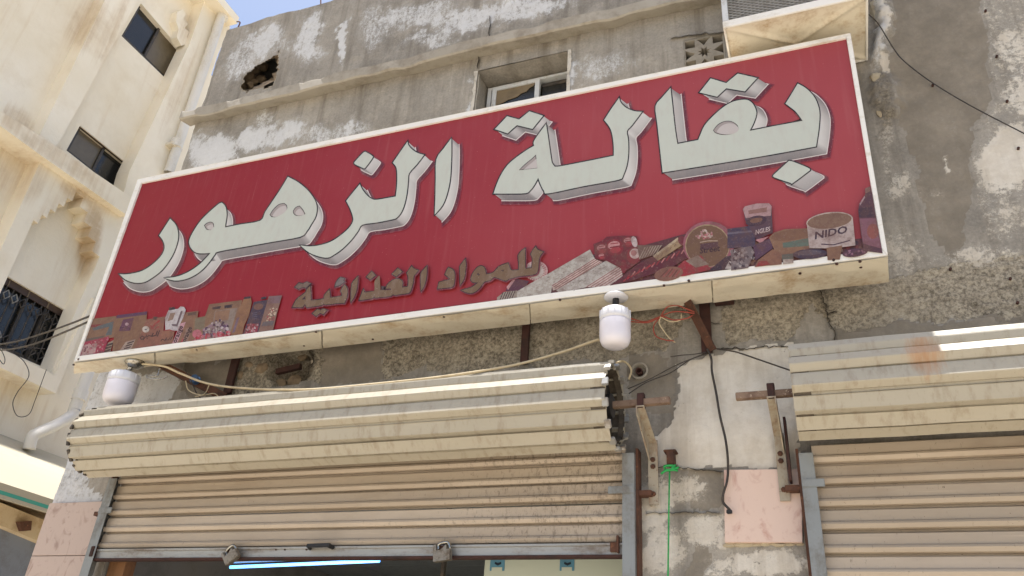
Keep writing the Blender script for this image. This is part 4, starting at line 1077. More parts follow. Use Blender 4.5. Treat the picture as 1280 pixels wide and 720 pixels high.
letter('letter', B([(538, 133), (542, 150), (560, 170), (585, 185), (612, 193), (580, 235), (545, 275), (540, 310), (535, 360), (525, 410), (510, 450), (490, 475), (470, 483), (400, 497), (335, 507), (315, 535), (285, 575), (245, 615), (210, 640), (180, 655), (140, 650), (95, 632), (55, 600), (100, 605), (150, 598), (200, 580), (250, 545), (280, 515), (293, 490), (292, 470), (280, 435), (262, 400), (290, 365), (323, 325), (335, 350), (355, 375), (375, 390), (400, 395), (485, 380), (490, 340), (492, 290), (488, 250), (472, 228), (505, 180)]), (9.5, 8.5))
letter('letter', B([(735, 118), (735, 180), (733, 250), (728, 310), (715, 370), (695, 420), (660, 462), (663, 400), (665, 300), (668, 213), (700, 165)]), (9.5, 8.5))
letter('dot', Cc([(158, 235), (212, 250), (258, 213), (320, 233), (272, 292), (202, 275), (160, 312), (103, 293)]), (10.5, 8))
letter('letter', Cc([(333, 270), (345, 350), (355, 420), (360, 445), (372, 462), (400, 460), (520, 437), (638, 413), (638, 370), (632, 320), (620, 285), (595, 252), (625, 205), (662, 153), (670, 175), (695, 198), (730, 212), (765, 215), (720, 275), (697, 302), (702, 340), (703, 400), (695, 460), (675, 515), (640, 525), (500, 550), (345, 582), (325, 572), (308, 540), (298, 512), (280, 545), (262, 568), (242, 581), (170, 583), (97, 583), (110, 545), (130, 500), (160, 455), (200, 420), (250, 385), (280, 368), (278, 350), (300, 315)]), (11, 8.5), [Cc([(287, 410), (293, 468), (212, 477), (240, 450), (265, 430)])])
letter('dot', Dd([(318, 137), (388, 158), (440, 115), (527, 135), (472, 195), (388, 181), (347, 219), (268, 200)]), (13, 8))
letter('letter', Dd([(137, 180), (148, 280), (158, 370), (168, 432), (262, 414), (272, 390), (290, 350), (325, 310), (370, 270), (410, 245), (445, 235), (480, 233), (505, 248), (520, 275), (523, 300), (510, 340), (493, 373), (600, 352), (732, 328), (720, 310), (700, 285), (675, 265), (655, 250), (680, 210), (710, 160), (745, 180), (780, 215), (800, 255), (808, 300), (803, 370), (792, 443), (600, 478), (400, 512), (102, 560), (90, 450), (78, 340), (70, 262), (100, 222)]), (13, 8.8), [Dd([(330, 370), (350, 345), (380, 330), (410, 330), (435, 345), (443, 362), (430, 378), (405, 388), (370, 390), (340, 382)])])
letter('dot', Dd([(670, 508), (690, 512), (758, 540), (765, 550), (690, 606), (675, 606), (605, 582), (600, 572)]), (17, 9.5))

# small brown line of writing
T1 = reg(540, 300, 8.533); T2 = reg(440, 325, 10.667); T3 = reg(355, 340, 12.)
def small(outline, holes=(), col=(108, 84, 60)):
    o_ = smoothloop(outline, 2); m = MB()
    sheet(m, offs([(x+.8, y+1.) for x, y in o_], 1.3), 52., (110, 34, 46))
    sheet(m, offs(o_, .95), 52.6, (54, 30, 32)); sheet(m, offs(o_, -.1), 53.2, col)
    for h in holes: sheet(m, h, 53.8, (58, 34, 34))
    return m.build('small_letter', 'print', SIGN, fixn=False)
small(T1([(1105, 68), (1120, 95), (1150, 112), (1188, 125), (1160, 160), (1145, 190), (1138, 240), (1130, 320), (1105, 362), (1020, 378), (930, 385), (880, 400), (820, 415), (790, 435), (740, 420), (690, 402), (660, 395), (620, 430), (560, 445), (525, 490), (490, 530), (440, 562), (380, 565), (310, 535), (360, 522), (420, 505), (470, 470), (490, 455), (440, 452), (415, 430), (418, 395), (440, 345), (480, 295), (520, 275), (555, 290), (572, 330), (575, 365), (640, 352), (670, 330), (710, 285), (760, 262), (810, 245), (825, 280), (835, 310), (860, 325), (925, 318), (925, 240), (918, 165), (955, 115), (992, 88), (995, 180), (995, 305), (1065, 298), (1070, 240), (1070, 190), (1052, 150), (1080, 100)]),
      [T1([(478, 372), (490, 350), (510, 368), (505, 380)]), T1([(735, 325), (765, 315), (762, 338)])])
small(T1([(355, 200), (362, 260), (355, 340), (340, 420), (298, 485), (298, 380), (296, 285), (325, 240)]))
small(T1([(175, 292), (215, 310), (240, 345), (243, 400), (235, 470), (215, 500), (140, 512), (58, 520), (75, 450), (130, 435), (180, 425), (190, 412), (165, 390), (138, 368), (155, 325)]))
small(T2([(998, 78), (998, 160), (990, 250), (960, 350), (918, 418), (915, 300), (918, 185), (955, 125)]))
small(T2([(795, 78), (820, 110), (885, 138), (845, 190), (825, 215), (815, 300), (790, 390), (760, 440), (650, 455), (570, 468), (545, 455), (520, 480), (400, 495), (310, 505), (295, 485), (270, 510), (150, 530), (95, 535), (125, 450), (150, 385), (165, 430), (200, 428), (295, 412), (300, 350), (298, 285), (340, 225), (368, 208), (375, 290), (380, 400), (450, 402), (520, 395), (515, 380), (450, 385), (470, 330), (530, 275), (600, 250), (650, 262), (675, 300), (670, 365), (745, 355), (750, 290), (748, 220), (730, 170), (765, 120)]))
small(T2([(610, 108), (670, 155), (590, 222), (535, 185)])); small(T2([(260, 150), (315, 205), (240, 262), (192, 225)]))
small(T3([(1105, 65), (1105, 160), (1090, 270), (1050, 380), (1000, 455), (1005, 330), (1015, 180), (1060, 115)]))
small(T3([(905, 185), (945, 235), (955, 300), (940, 390), (905, 465), (790, 470), (620, 490), (590, 470), (560, 500), (340, 530), (315, 480), (280, 528), (125, 528), (180, 420), (250, 360), (330, 300), (340, 260), (395, 205), (400, 300), (405, 425), (500, 418), (600, 400), (610, 340), (680, 260), (690, 320), (690, 382), (790, 375), (870, 358), (868, 320), (850, 285), (875, 235)]), [T3([(265, 412), (320, 360), (322, 412)])])
small(T3([(225, 160), (285, 175), (340, 150), (400, 175), (330, 240), (280, 228), (220, 255), (165, 225)]), col=(98, 78, 64))
small(T3([(500, 555), (550, 575), (590, 552), (645, 570), (590, 635), (545, 615), (480, 658), (425, 620)]))
small(T3([(850, 78), (905, 95), (890, 130), (910, 145), (840, 195), (765, 220), (775, 170), (810, 110)]), col=(100, 90, 86))

# pictures of groceries printed along the lower edge
pic_lv = [12.]
class Pic:
    def __init__(s, R): s.R = R; s.m = MB(); s.l = pic_lv[0]
    def p(s, pts, col): s.l += .1; sheet(s.m, s.R(pts), s.l, col); return s
    def e(s, cx_, cy_, rx, ry, col, tilt=0, n=22, arc=(0, 2*math.pi)):
        t = math.radians(tilt); P = []
        for k_ in range(n):
            a_ = arc[0]+(arc[1]-arc[0])*k_/n; u, v = rx*math.cos(a_), ry*math.sin(a_); P.append((cx_+u*math.cos(t)-v*math.sin(t), cy_+u*math.sin(t)+v*math.cos(t)))
        return s.p(P, col)
    def line(s, pts, w, col):
        for a, b in zip(pts[:-1], pts[1:]):
            dx, dy = b[0]-a[0], b[1]-a[1]; L = math.hypot(dx, dy) or 1; ox, oy = -dy/L*w/2, dx/L*w/2; ex, ey = dx/L*w*.3, dy/L*w*.3
            s.p([(a[0]+ox-ex, a[1]+oy-ey), (b[0]+ox+ex, b[1]+oy+ey), (b[0]-ox+ex, b[1]-oy+ey), (a[0]-ox-ex, a[1]-oy-ey)], col)
        return s
    def specks(s, poly, cols, n, r, seed):
        rr = random.Random(seed); xs = [q[0] for q in poly]; ys = [q[1] for q in poly]; k_ = 0
        while k_ < n:
            x, y = rr.uniform(min(xs), max(xs)), rr.uniform(min(ys), max(ys))
            if not inpoly(np.array([x]), np.array([y]), poly)[0]: continue
            k_ += 1; q = []
            a0 = rr.random()*6
            for j in range(5): a_ = a0+j*1.257; rad = r*rr.uniform(.4, 1.3); q.append((x+rad*math.cos(a_), y+rad*math.sin(a_)))
            s.l += .02; sheet(s.m, s.R(q), s.l, rr.choice(cols))
        return s
    def text(s, body, o, right, up, col):
        cu = bpy.data.curves.new('t', 'FONT'); cu.body = body; cu.resolution_u = 2; cu.offset = .028; ob = bpy.data.objects.new('t', cu); COL.objects.link(ob)
        dg = bpy.context.evaluated_depsgraph_get(); me = bpy.data.meshes.new_from_object(ob.evaluated_get(dg))
        s.l += .2; vs = []
        for v in me.vertices:
            q = s.R([(o[0]+right[0]*v.co.x+up[0]*v.co.y, o[1]+right[1]*v.co.x+up[1]*v.co.y)])[0]; vs.append(PY(*q, SY-.00025*s.l))
        fs = []
        for p in me.polygons:
            f_ = list(p.vertices); n_ = (vs[f_[1]]-vs[f_[0]]).cross(vs[f_[2]]-vs[f_[1]]); fs.append(tuple(f_ if n_.y < 0 else f_[::-1]))
        s.m.add(vs, fs, tuple(lin(col)))
        bpy.data.objects.remove(ob); bpy.data.curves.remove(cu); bpy.data.meshes.remove(me); return s
    def done(s, label):
        pic_lv[0] = s.l+.2; o = s.m.build('grocery_picture', 'picture', SIGN, fixn=False); o['label'] = label; return o
BRN = (136, 104, 78); Fz = reg(95, 375, 9.); Gz = reg(205, 355, 8.473); Hz = reg(620, 290, 8.); Iz = reg(750, 260, 7.111); Jz = reg(920, 225, 6.547)
pc = Pic(Fz).p([(165, 215), (450, 180), (430, 420), (75, 480), (140, 260)], (138, 108, 84)).p([(180, 320), (300, 275), (425, 240), (400, 390), (330, 400), (375, 300), (200, 345)], (84, 106, 112)).p([(140, 282), (300, 268), (210, 308), (140, 300)], (132, 46, 50)).p([(90, 440), (320, 400), (300, 430), (80, 478)], (98, 92, 84))
pc.p([(60, 480), (375, 408), (300, 625), (10, 668)], (168, 40, 78)).p([(90, 505), (240, 485), (215, 600), (50, 650)], (190, 160, 160)).specks([(70, 500), (370, 420), (300, 610), (30, 650)], [(196, 110, 130), (190, 150, 150), (150, 30, 60), (120, 60, 80)], 40, 14, 2)
pc.p([(360, 480), (425, 450), (380, 610), (300, 625)], (150, 136, 120))
for i in range(4): pc.p([(345-i*12, 500+i*34), (415-i*12, 480+i*34), (410-i*12, 500+i*34), (340-i*12, 522+i*34)], (40, 34, 36))
pc.done('printed picture of brown and pink packets')
pc = Pic(Fz).p([(450, 195), (800, 150), (780, 330), (700, 570), (400, 625), (430, 400)], BRN).p([(460, 172), (800, 128), (795, 165), (450, 208)], (84, 52, 92)).p([(530, 220), (650, 200), (610, 345), (480, 352)], (92, 52, 86)).e(572, 272, 22, 18, (186, 160, 170))
pc.specks([(500, 300), (620, 280), (600, 340), (490, 348)], [(60, 34, 66), (120, 80, 110)], 18, 10, 4).p([(560, 472), (670, 440), (600, 600), (450, 625)], (172, 156, 144))
for i in range(4): pc.p([(580-i*18, 480+i*30), (655-i*18, 458+i*30), (648-i*18, 474+i*30), (572-i*18, 498+i*30)], (48, 40, 42))
pc.done('printed picture of a brown packet with purple band')
pc = Pic(Fz).p([(790, 220), (1000, 185), (960, 560), (640, 585), (720, 400)], (146, 98, 80)).e(785, 330, 40, 36, (206, 200, 192)).e(785, 332, 14, 9, (110, 110, 116)).p([(870, 185), (920, 190), (905, 225), (870, 222)], (62, 48, 44))
pc.line([(850, 320), (890, 270), (940, 232)], 16, (170, 44, 50)).line([(840, 290), (880, 330), (930, 300)], 12, (160, 56, 56)).specks([(660, 570), (930, 490), (960, 550), (680, 590)], [(170, 40, 60), (190, 120, 120), (120, 40, 40)], 26, 15, 5)
INKB = (38, 30, 32)
pc.line([(940, 345), (915, 408)], 11, INKB).line([(915, 350), (898, 400), (850, 408)], 12, INKB).line([(870, 372), (850, 408), (820, 400), (800, 415), (790, 392)], 11, INKB).line([(790, 415), (765, 420), (745, 405), (722, 425), (735, 443), (770, 432)], 11, INKB).e(800, 432, 7, 6, INKB).e(758, 446, 6, 6, INKB)
pc.done('printed picture of a carton with black Arabic brand word')
pc = Pic(Fz).p([(980, 340), (1110, 345), (1080, 520), (930, 545), (945, 450)], (150, 104, 82)).p([(1040, 115), (1150, 98), (1175, 72), (1215, 78), (1235, 110), (1228, 140), (1150, 345), (1005, 340), (1000, 205)], (204, 200, 204)).p([(1060, 150), (1120, 140), (1090, 220), (1030, 240)], (150, 128, 112)).p([(1180, 120), (1200, 130), (1140, 300), (1080, 290), (1075, 270), (1130, 270)], (112, 100, 108)).p([(1045, 85), (1110, 80), (1115, 105), (1050, 118)], (40, 38, 44))
pc.line([(985, 345), (1050, 335), (1115, 355)], 10, (150, 50, 52)).line([(1085, 410), (1062, 450)], 9, INKB).line([(1060, 418), (1040, 450), (1010, 448)], 9, INKB).line([(1020, 425), (1000, 455), (970, 440), (955, 460)], 9, INKB)
pc.done('printed picture of a white jug over a carton')
pc = Pic(Gz).p([(235, 300), (365, 285), (345, 420), (300, 640), (80, 660), (180, 400)], (142, 108, 84)).p([(255, 308), (345, 292), (340, 325), (248, 338)], (92, 76, 62)).p([(175, 420), (232, 400), (130, 650), (75, 655)], (206, 160, 172)).p([(210, 560), (240, 500), (190, 645), (160, 648)], (190, 40, 78)).p([(235, 470), (300, 455), (240, 640), (185, 648)], (150, 124, 110))
pc.text('orange', (128, 628), (27, -64), (-66, -24), (22, 18, 22)).text('orange', (226, 618), (26, -56), (-60, -26), (22, 18, 22))
pc.done('printed picture of cartons lettered orange')
pc = Pic(Gz).p([(480, 215), (830, 170), (760, 420), (690, 565), (300, 615), (310, 365), (435, 340)], (142, 112, 84)).p([(330, 365), (440, 345), (425, 480), (320, 480)], (126, 118, 96)).p([(515, 245), (605, 232), (592, 262), (512, 270)], (36, 34, 44)).p([(640, 228), (728, 214), (716, 250), (640, 258)], (36, 34, 44)).p([(540, 285), (780, 250), (690, 560), (400, 600), (420, 470), (520, 400)], (146, 134, 124)).p([(545, 290), (700, 270), (680, 380), (530, 400)], (150, 118, 92)).e(350, 530, 50, 48, (206, 120, 134))
pc.specks([(430, 470), (560, 380), (690, 380), (690, 540), (400, 560)], [(70, 48, 84), (96, 70, 110), (190, 180, 186), (200, 190, 196), (58, 40, 66), (160, 130, 150)], 90, 17, 8).specks([(290, 600), (400, 540), (700, 500), (690, 560), (300, 615)], [(196, 60, 80), (160, 30, 50), (206, 120, 134), (190, 150, 150)], 60, 18, 9)
pc.done('printed picture of jars with purple and pink fruit')
pc = Pic(Gz).p([(850, 145), (920, 145), (930, 195), (900, 330), (850, 440), (830, 540), (700, 575), (760, 350)], (150, 112, 78)).p([(850, 138), (920, 130), (915, 152), (845, 160)], (44, 40, 52)).p([(770, 360), (800, 350), (750, 510), (720, 520)], (120, 104, 120)).p([(950, 190), (1110, 165), (1000, 520), (830, 550)], (52, 52, 74)).e(1000, 240, 52, 34, (120, 88, 74), -12).p([(1030, 140), (1085, 132), (1078, 158), (1022, 164)], (44, 40, 52)).p([(900, 420), (1005, 420), (985, 520), (840, 545)], (150, 50, 70)).specks([(880, 420), (1000, 420), (970, 520), (845, 540)], [(200, 190, 196), (180, 40, 60), (206, 150, 160), (120, 30, 50)], 40, 13, 12)
for i in range(4): pc.line([(935, 310+i*20), (985, 302+i*20)], 5, (110, 112, 132))
pc.done('printed picture of a brown bottle and navy packet')
pc = Pic(Gz).p([(1110, 130), (1250, 120), (1200, 300), (1150, 510), (990, 535), (1060, 300)], (140, 112, 98)).p([(1115, 132), (1245, 122), (1225, 200), (1095, 210)], (128, 104, 110)).specks([(1120, 260), (1210, 240), (1160, 390), (1090, 390)], [(196, 176, 150), (206, 190, 170), (160, 80, 80), (110, 90, 80)], 34, 13, 14).p([(1050, 400), (1170, 385), (1150, 440), (1030, 450)], (104, 100, 102))
pc.done('printed picture of a pale packet at the end of the row')
pc = Pic(lambda q: q)
pc.p([(668, 366), (700, 342), (760, 308), (800, 308), (850, 294), (880, 287), (935, 287), (950, 300), (1000, 300), (1060, 300), (1076, 298), (1098, 306), (1098, 312), (672, 368.5)], (92, 50, 54))
pc.specks([(790, 346), (830, 312), (930, 297), (1090, 302), (1094, 308), (760, 352)], [(70, 52, 60), (60, 48, 62), (120, 88, 70), (110, 50, 54), (150, 130, 120), (54, 44, 54), (132, 100, 78)], 320, 3.4, 77)
pc.done('printed clutter of groceries behind the larger pictures')
# wafers
pc = Pic(Hz).e(400, 388, 118, 100, (206, 168, 168)).e(395, 392, 100, 84, (196, 184, 178))
for i in range(16):
    a_ = i*.24-.9; pc.line([(395+84*math.cos(a_), 395+72*math.sin(a_)), (395+108*math.cos(a_), 395+94*math.sin(a_))], 8, (166, 96, 100))
pc.p([(170, 460), (330, 490), (270, 590), (95, 590)], (86, 50, 70)).p([(105, 550), (170, 470), (190, 480), (120, 580)], (206, 160, 164))
pc.done('printed picture of a round white pastry')
pc = Pic(Hz).p([(200, 600), (350, 510), (500, 430), (940, 175), (990, 270), (560, 540), (550, 610), (400, 655), (205, 668)], (198, 196, 188)).p([(560, 540), (985, 268), (1065, 300), (610, 572), (570, 585)], (206, 190, 182))
for i in range(4): pc.line([(560+i*16, 538+i*12), (985+i*22, 270+i*9)], 6, (146, 62, 66))
pc.p([(600, 580), (1060, 310), (1140, 262), (1240, 265), (1245, 330), (900, 552), (640, 612)], (196, 194, 188)).p([(900, 552), (1245, 330), (1268, 440), (1120, 545)], (206, 192, 186))
for i in range(5): pc.line([(905+i*44, 550-i*2), (1246+i*5, 334+i*22)], 6, (150, 70, 72))
pc.p([(10, 655), (80, 600), (210, 585), (210, 662), (10, 692)], (166, 158, 146))
for i in range(6): pc.line([(40+i*24, 680-i*4), (70+i*24, 606-i*3)], 9, (70, 62, 62))
rr = random.Random(3)
for i in range(60):
    t_, u_ = rr.random(), rr.random(); x = 330+600*t_+u_*90; y = 560-350*t_+u_*60; pc.line([(x, y), (x+12, y-6)], 4, (150, 146, 140))
for i in range(40):
    t_, u_ = rr.random(), rr.random(); x = 660+420*t_+u_*120; y = 560-250*t_+u_*30; pc.line([(x, y), (x+12, y-6)], 4, (152, 148, 142))
pc.done('printed picture of long wafer biscuits')
def berry(pc_, x, y, r, s_):
    pc_.e(x, y, r, r*.95, (134, 34, 44)).e(x-r*.1, y-r*.25, r*.7, r*.45, (206, 150, 150), -15).e(x+r*.1, y+r*.3, r*.6, r*.35, (170, 60, 66), -10).line([(x-r*.5, y+.02*r), (x+r*.5, y-.15*r)], r*.14, (120, 26, 36)).line([(x-r*.45, y-.4*r), (x+r*.4, y-.5*r)], r*.1, (146, 40, 48))
pc = Pic(Iz).p([(-60, 320), (20, 290), (60, 255), (200, 245), (330, 250), (335, 340), (390, 400), (350, 480), (230, 560), (60, 470), (-40, 450)], (112, 32, 42))
berry(pc, 15, 365, 55, 0); berry(pc, 15, 430, 34, 0); berry(pc, 130, 350, 78, 0); berry(pc, 250, 300, 50, 0)
pc.e(305, 300, 26, 50, (210, 196, 196), -15).e(295, 425, 58, 72, (140, 40, 48)).e(310, 405, 48, 46, (198, 176, 170)).e(300, 400, 26, 26, (170, 120, 116)).e(210, 520, 26, 60, (128, 40, 46))
pc.done('printed picture of red and white sweets')
pc = Pic(Iz).p([(330, 330), (560, 330), (470, 420), (350, 460)], (116, 96, 84))
for i in range(7): pc.line([(350+i*24, 450-i*6), (400+i*24, 350-i*3)], 7, (170, 156, 140))
pc.p([(210, 600), (330, 500), (470, 430), (540, 470), (760, 330), (850, 400), (620, 540), (300, 640), (90, 690)], (92, 34, 44))
for i in range(13):
    x = 250+i*44; y = 600-i*20; pc.line([(x-10, y+24), (x+16, y-14)], 11, (196, 130, 126) if i % 2 else (150, 36, 46))
for i in range(9):
    x = 240+i*32; y = 620-i*18; pc.line([(x-30, y+30), (x-10, y+12)], 8, (176, 52, 58))
pc.p([(470, 425), (690, 262), (760, 312), (515, 470)], (168, 146, 112)).p([(470, 425), (690, 262), (705, 275), (482, 440)], (196, 180, 150)).e(730, 290, 34, 46, (116, 34, 48), -25).e(810, 375, 38, 52, (132, 40, 50), -25)
for i in range(5): pc.line([(510+i*38, 445-i*26), (520+i*38, 425-i*26)], 6, (120, 96, 70))
pc.done('printed picture of chocolate rolls')
pc = Pic(Iz).e(965, 325, 228, 208, (160, 98, 110)).e(955, 335, 198, 190, (176, 160, 124)).e(955, 337, 191, 183, (118, 92, 66))
pc.specks([(850, 240), (930, 190), (1010, 230), (1000, 270), (860, 275)], [(196, 150, 150), (186, 110, 116), (206, 190, 180)], 30, 13, 21).line([(890, 305), (960, 292), (1045, 292)], 8, (190, 170, 150)).p([(890, 320), (1050, 300), (1050, 345), (895, 370)], (84, 58, 62)).text('Street', (885, 405), (72, -10), (4, -74), (52, 34, 40))
pc.done('printed picture of a round sweet tin')
pc = Pic(Iz).p([(600, 620), (740, 470), (900, 420), (985, 545), (760, 605)], (160, 46, 54)).p([(760, 470), (870, 420), (970, 500), (850, 530)], (150, 136, 122)).e(610, 585, 130, 62, (140, 100, 82), -10)
for i in range(6): pc.line([(540+i*26, 610), (600+i*22, 540+abs(i-2)*5)], 9, (172, 70, 70) if i % 2 else (110, 50, 48))
pc.p([(960, 560), (1120, 430), (1180, 420), (1140, 545)], (52, 44, 56)).p([(1110, 540), (1150, 470), (1230, 510), (1210, 545)], (196, 190, 186)).line([(1150, 490), (1190, 530)], 16, (50, 44, 52))
pc.specks([(1140, 400), (1290, 330), (1300, 520), (1200, 530)], [(150, 142, 140), (96, 88, 90), (60, 52, 60), (176, 168, 164)], 50, 16, 24)
pc.done('printed picture of red and dark packets')
pc = Pic(Jz).p([(-70, 400), (150, 370), (160, 545), (-70, 560)], (66, 62, 84)).p([(-70, 430), (145, 410), (145, 425), (-70, 446)], (110, 106, 122)).p([(60, 245), (290, 205), (302, 430), (170, 490), (75, 330)], (84, 66, 80)).p([(55, 240), (75, 215), (170, 192), (270, 190), (292, 215), (285, 292), (80, 312)], (184, 152, 154)).p([(100, 250), (255, 222), (250, 262), (105, 280)], (150, 112, 104)).e(165, 335, 88, 42, (62, 48, 62), -10).e(165, 330, 52, 20, (130, 96, 76), -10).p([(155, 425), (300, 385), (300, 435), (160, 480)], (70, 44, 60)).text('NGLES', (158, 446), (41, -10), (2, -52), (206, 190, 190)).p([(160, 490), (270, 460), (200, 520)], (196, 140, 146)).p([(140, 540), (290, 470), (300, 560), (160, 660)], (86, 62, 84))
pc.done('printed picture of a tube of crisps')
pc = Pic(Jz).p([(270, 470), (310, 430), (400, 402), (590, 395), (600, 570), (385, 650), (330, 610)], (142, 110, 84)).e(450, 450, 165, 44, (130, 98, 74), -8).p([(380, 515), (592, 475), (596, 540), (385, 555)], (96, 116, 104)).p([(375, 610), (470, 600), (470, 650), (378, 660)], (90, 108, 100)).p([(385, 650), (470, 645), (470, 680), (385, 690)], (190, 180, 170)).p([(-40, 570), (120, 540), (150, 590), (100, 720), (-40, 740)], (120, 112, 114)).specks([(-30, 580), (130, 550), (140, 640), (90, 715), (-30, 730)], [(176, 168, 166), (66, 58, 66), (150, 140, 140), (90, 84, 90)], 50, 16, 31).p([(180, 655), (300, 565), (370, 600), (375, 690), (150, 712)], (140, 102, 80)).p([(190, 665), (250, 660), (280, 690), (160, 712)], (150, 56, 52))
pc.done('printed picture of a gold tin and a pot')
pc = Pic(Jz).p([(578, 345), (955, 300), (965, 400), (978, 535), (800, 560), (600, 558)], (190, 176, 172)).e(765, 335, 192, 72, (196, 180, 170), -7).e(765, 335, 182, 62, (134, 108, 88), -7).text('NIDO', (640, 485), (104, -21), (6, -84), (44, 38, 58)).line([(700, 525), (800, 530), (930, 495)], 9, (60, 50, 70)).p([(740, 555), (870, 535), (850, 650), (750, 655)], (138, 106, 82))
pc.e(605, 605, 140, 42, (58, 54, 72), -3).e(600, 595, 100, 22, (90, 88, 100), -3).e(975, 595, 105, 34, (84, 56, 76), -8).specks([(880, 580), (1060, 560), (1060, 600), (890, 620)], [(150, 110, 130), (60, 40, 60)], 16, 12, 33)
pc.done('printed picture of a large white milk powder tin')
pc = Pic(Jz).p([(1055, 70), (1100, 50), (1200, 600), (1045, 580), (1020, 420), (1000, 250), (1008, 195), (1058, 115)], (84, 58, 70)).p([(1055, 70), (1095, 55), (1100, 90), (1060, 110)], (150, 120, 112)).p([(1010, 195), (1050, 130), (1058, 140), (1020, 205)], (176, 150, 156)).p([(1010, 315), (1145, 312), (1190, 560), (1040, 520)], (136, 94, 108)).e(1120, 420, 48, 62, (150, 90, 80)).p([(1005, 230), (1115, 215), (1135, 300), (1005, 302)], (60, 48, 62))
pc.done('printed picture of a dark drink bottle')

# ================================================================== BRACKETS THAT CARRY THE SIGN
def post(label, a, b, w_=.05, mat='rust_dark', d_=.02):
    m = MB(); m.bar(a, b, w_, d_, (0, 1, 0)); return top(m, 'sign_post', mat, label, 'steel post', 'steel posts and struts behind the sign', bevel=.002)
zs = lambda x: fe((x-92)/1018).z
for (x, yb, lab, wd) in [(655, 455, 'rusty steel post dropping below the middle of the sign', .045), (884, 441, 'dark steel post on the wall behind the rusty strut', .055), (284, 492, 'dark steel post behind the left strut', .06)]:
    b = PY(x, yb, -.03); a = Vector((b.x, -.03, b.z+1.3)); post(lab, a, b, wd)
m = MB(); m.angle(PZ(852, 374, zs(852)+.02), PY(886, 440, -.05), .055, .006, (0, 0, 1), 1)
top(m, 'sign_strut', 'rust', 'slanting rusty angle iron strut under the right half of the sign', 'strut', 'steel posts and struts behind the sign')
m = MB(); m.angle(PZ(196, 458, zs(196)+.01), PY(278, 500, -.06), .05, .006, (0, 0, 1), -1)
top(m, 'sign_strut', 'rust', 'slanting rusty strut wrapped with wire beside the chrome lamp socket', 'strut', 'steel posts and struts behind the sign')
m = MB(); p = PY(905, 375, -.05); m.box(p-Vector((.05, .03, .02)), p+Vector((.05, .03, .03))); top(m, 'steel_lug', 'rust_dark', 'dark steel lug under the sign edge beside the post', 'steel lug', bevel=.004)
m = MB(); p = PY(872, 372, -.1); m.box(p-Vector((.09, .01, .02)), p+Vector((.09, .01, .02)))
top(m, 'steel_rail', 'rust_dark', 'short dark rail joining post and strut under the sign', 'steel rail')
m = MB().tube(spline([PY(242, 473, -.155), PY(246, 476, -.12)], 3), .03, 10)
top(m, 'blue_tape_wrap', 'blue_tape', 'blue tape wrapped round the left strut', 'tape')

# ================================================================== BULB LAMPS UNDER THE SIGN
def lamp(label, x, ytop, xb, yt, yb, wpx, Y, chrome=False):
    zt = zs(x)-.006; base = PZ(x, ytop, zt); Y = base.y
    t0 = PY(xb, yt, Y); t1 = PY(xb, yb, Y); r = (PY(xb+wpx/2, (yt+yb)/2, Y)-PY(xb-wpx/2, (yt+yb)/2, Y)).length/2
    h = t0.z-t1.z
    L = empty('bulb_lamp', t1, label, 'lamp', 'bulb lamps under the sign')
    if not chrome:
        MB().lathe(base, (0, 0, -1), [(.062, 0), (.064, .005), (.058, .011), (.020, .014)], 24).build('ceiling_rose', 'bulb_cap', L, smooth=True)
    else:
        MB().lathe(base, (0, 0, -1), [(.062, 0), (.064, .012), (.056, .028), (.036, .042), (.022, .046)], 24).build('ceiling_rose', 'chrome', L, smooth=True)
    MB().tube([base+Vector((0, 0, -.012)), t0+Vector((0, 0, -.005))], .017, 14).build('socket', 'black' if not chrome else 'chrome', L, smooth=True)
    b_ = MB().lathe(t0, (0, 0, -1), [(.018, -.012), (.024, 0), (r*.86, .016), (r*.97, .026), (r, h*.28), (r*.995, h*.36)], 28).build('bulb_cap', 'bulb_cap', L, smooth=True)
    MB().lathe(t0, (0, 0, -1), [(r*.985, h*.36), (r*1.0, h*.40), (r*1.0, h*.74), (r*.96, h*.84), (r*.86, h*.93), (r*.66, h*.985), (r*.35, h), (.002, h)], 28).build('diffuser', 'opal', L, smooth=True)
    m = MB()
    for k_ in range(14):
        a_ = k_*2*math.pi/14; m.bar(t0+Vector((r*.99*math.cos(a_), r*.99*math.sin(a_), -h*.10)), t0+Vector((r*1.0*math.cos(a_), r*1.0*math.sin(a_), -h*.30)), .004, .004)
    tag(m.build('cooling_rib', 'bulb_cap', b_), kind='stuff')
    return base, t0
lb1 = lamp('white LED bulb lamp on a white rose under the middle of the sign', 770, 371, 769, 385, 434, 38, 0)
lb2 = lamp('dusty white LED bulb lamp on a chrome socket under the sign end', 169, 452, 158, 465, 504, 28, 0, True)

# ================================================================== CABLES
def cab(name, label, pts, r, mat, cat='cable', group=None): return top(cable(pts, r), name, mat, label, cat, group, smooth=True)
Yc_ = lambda p: PY(*p)
cab('beige_cable', 'beige cable sagging between the two bulb lamps above the shutter roll', [PY(178, 455, -.28), PY(205, 458, -.26), PY(226, 467, -.25), PY(262, 480, -.25), PY(315, 486, -.33), PY(390, 487, -.40), PY(480, 479, -.41), PY(560, 470, -.40), PY(640, 457, -.33), PY(700, 441, -.26), PY(740, 427, -.25), PY(750, 425, -.24), PY(756, 432, -.22), PY(764, 432, -.2)], .0075, 'cable_beige')
cab('beige_cable', 'second thin beige cable lying along the top of the shutter roll', [PY(300, 494, -.24), PY(380, 495, -.25), PY(450, 489, -.25), PY(560, 477, -.25), PY(700, 462, -.22), PY(765, 454, -.15), PY(780, 452, -.06), PY(789, 462, -.04), PY(786, 474, -.04)], .006, 'cable_beige')
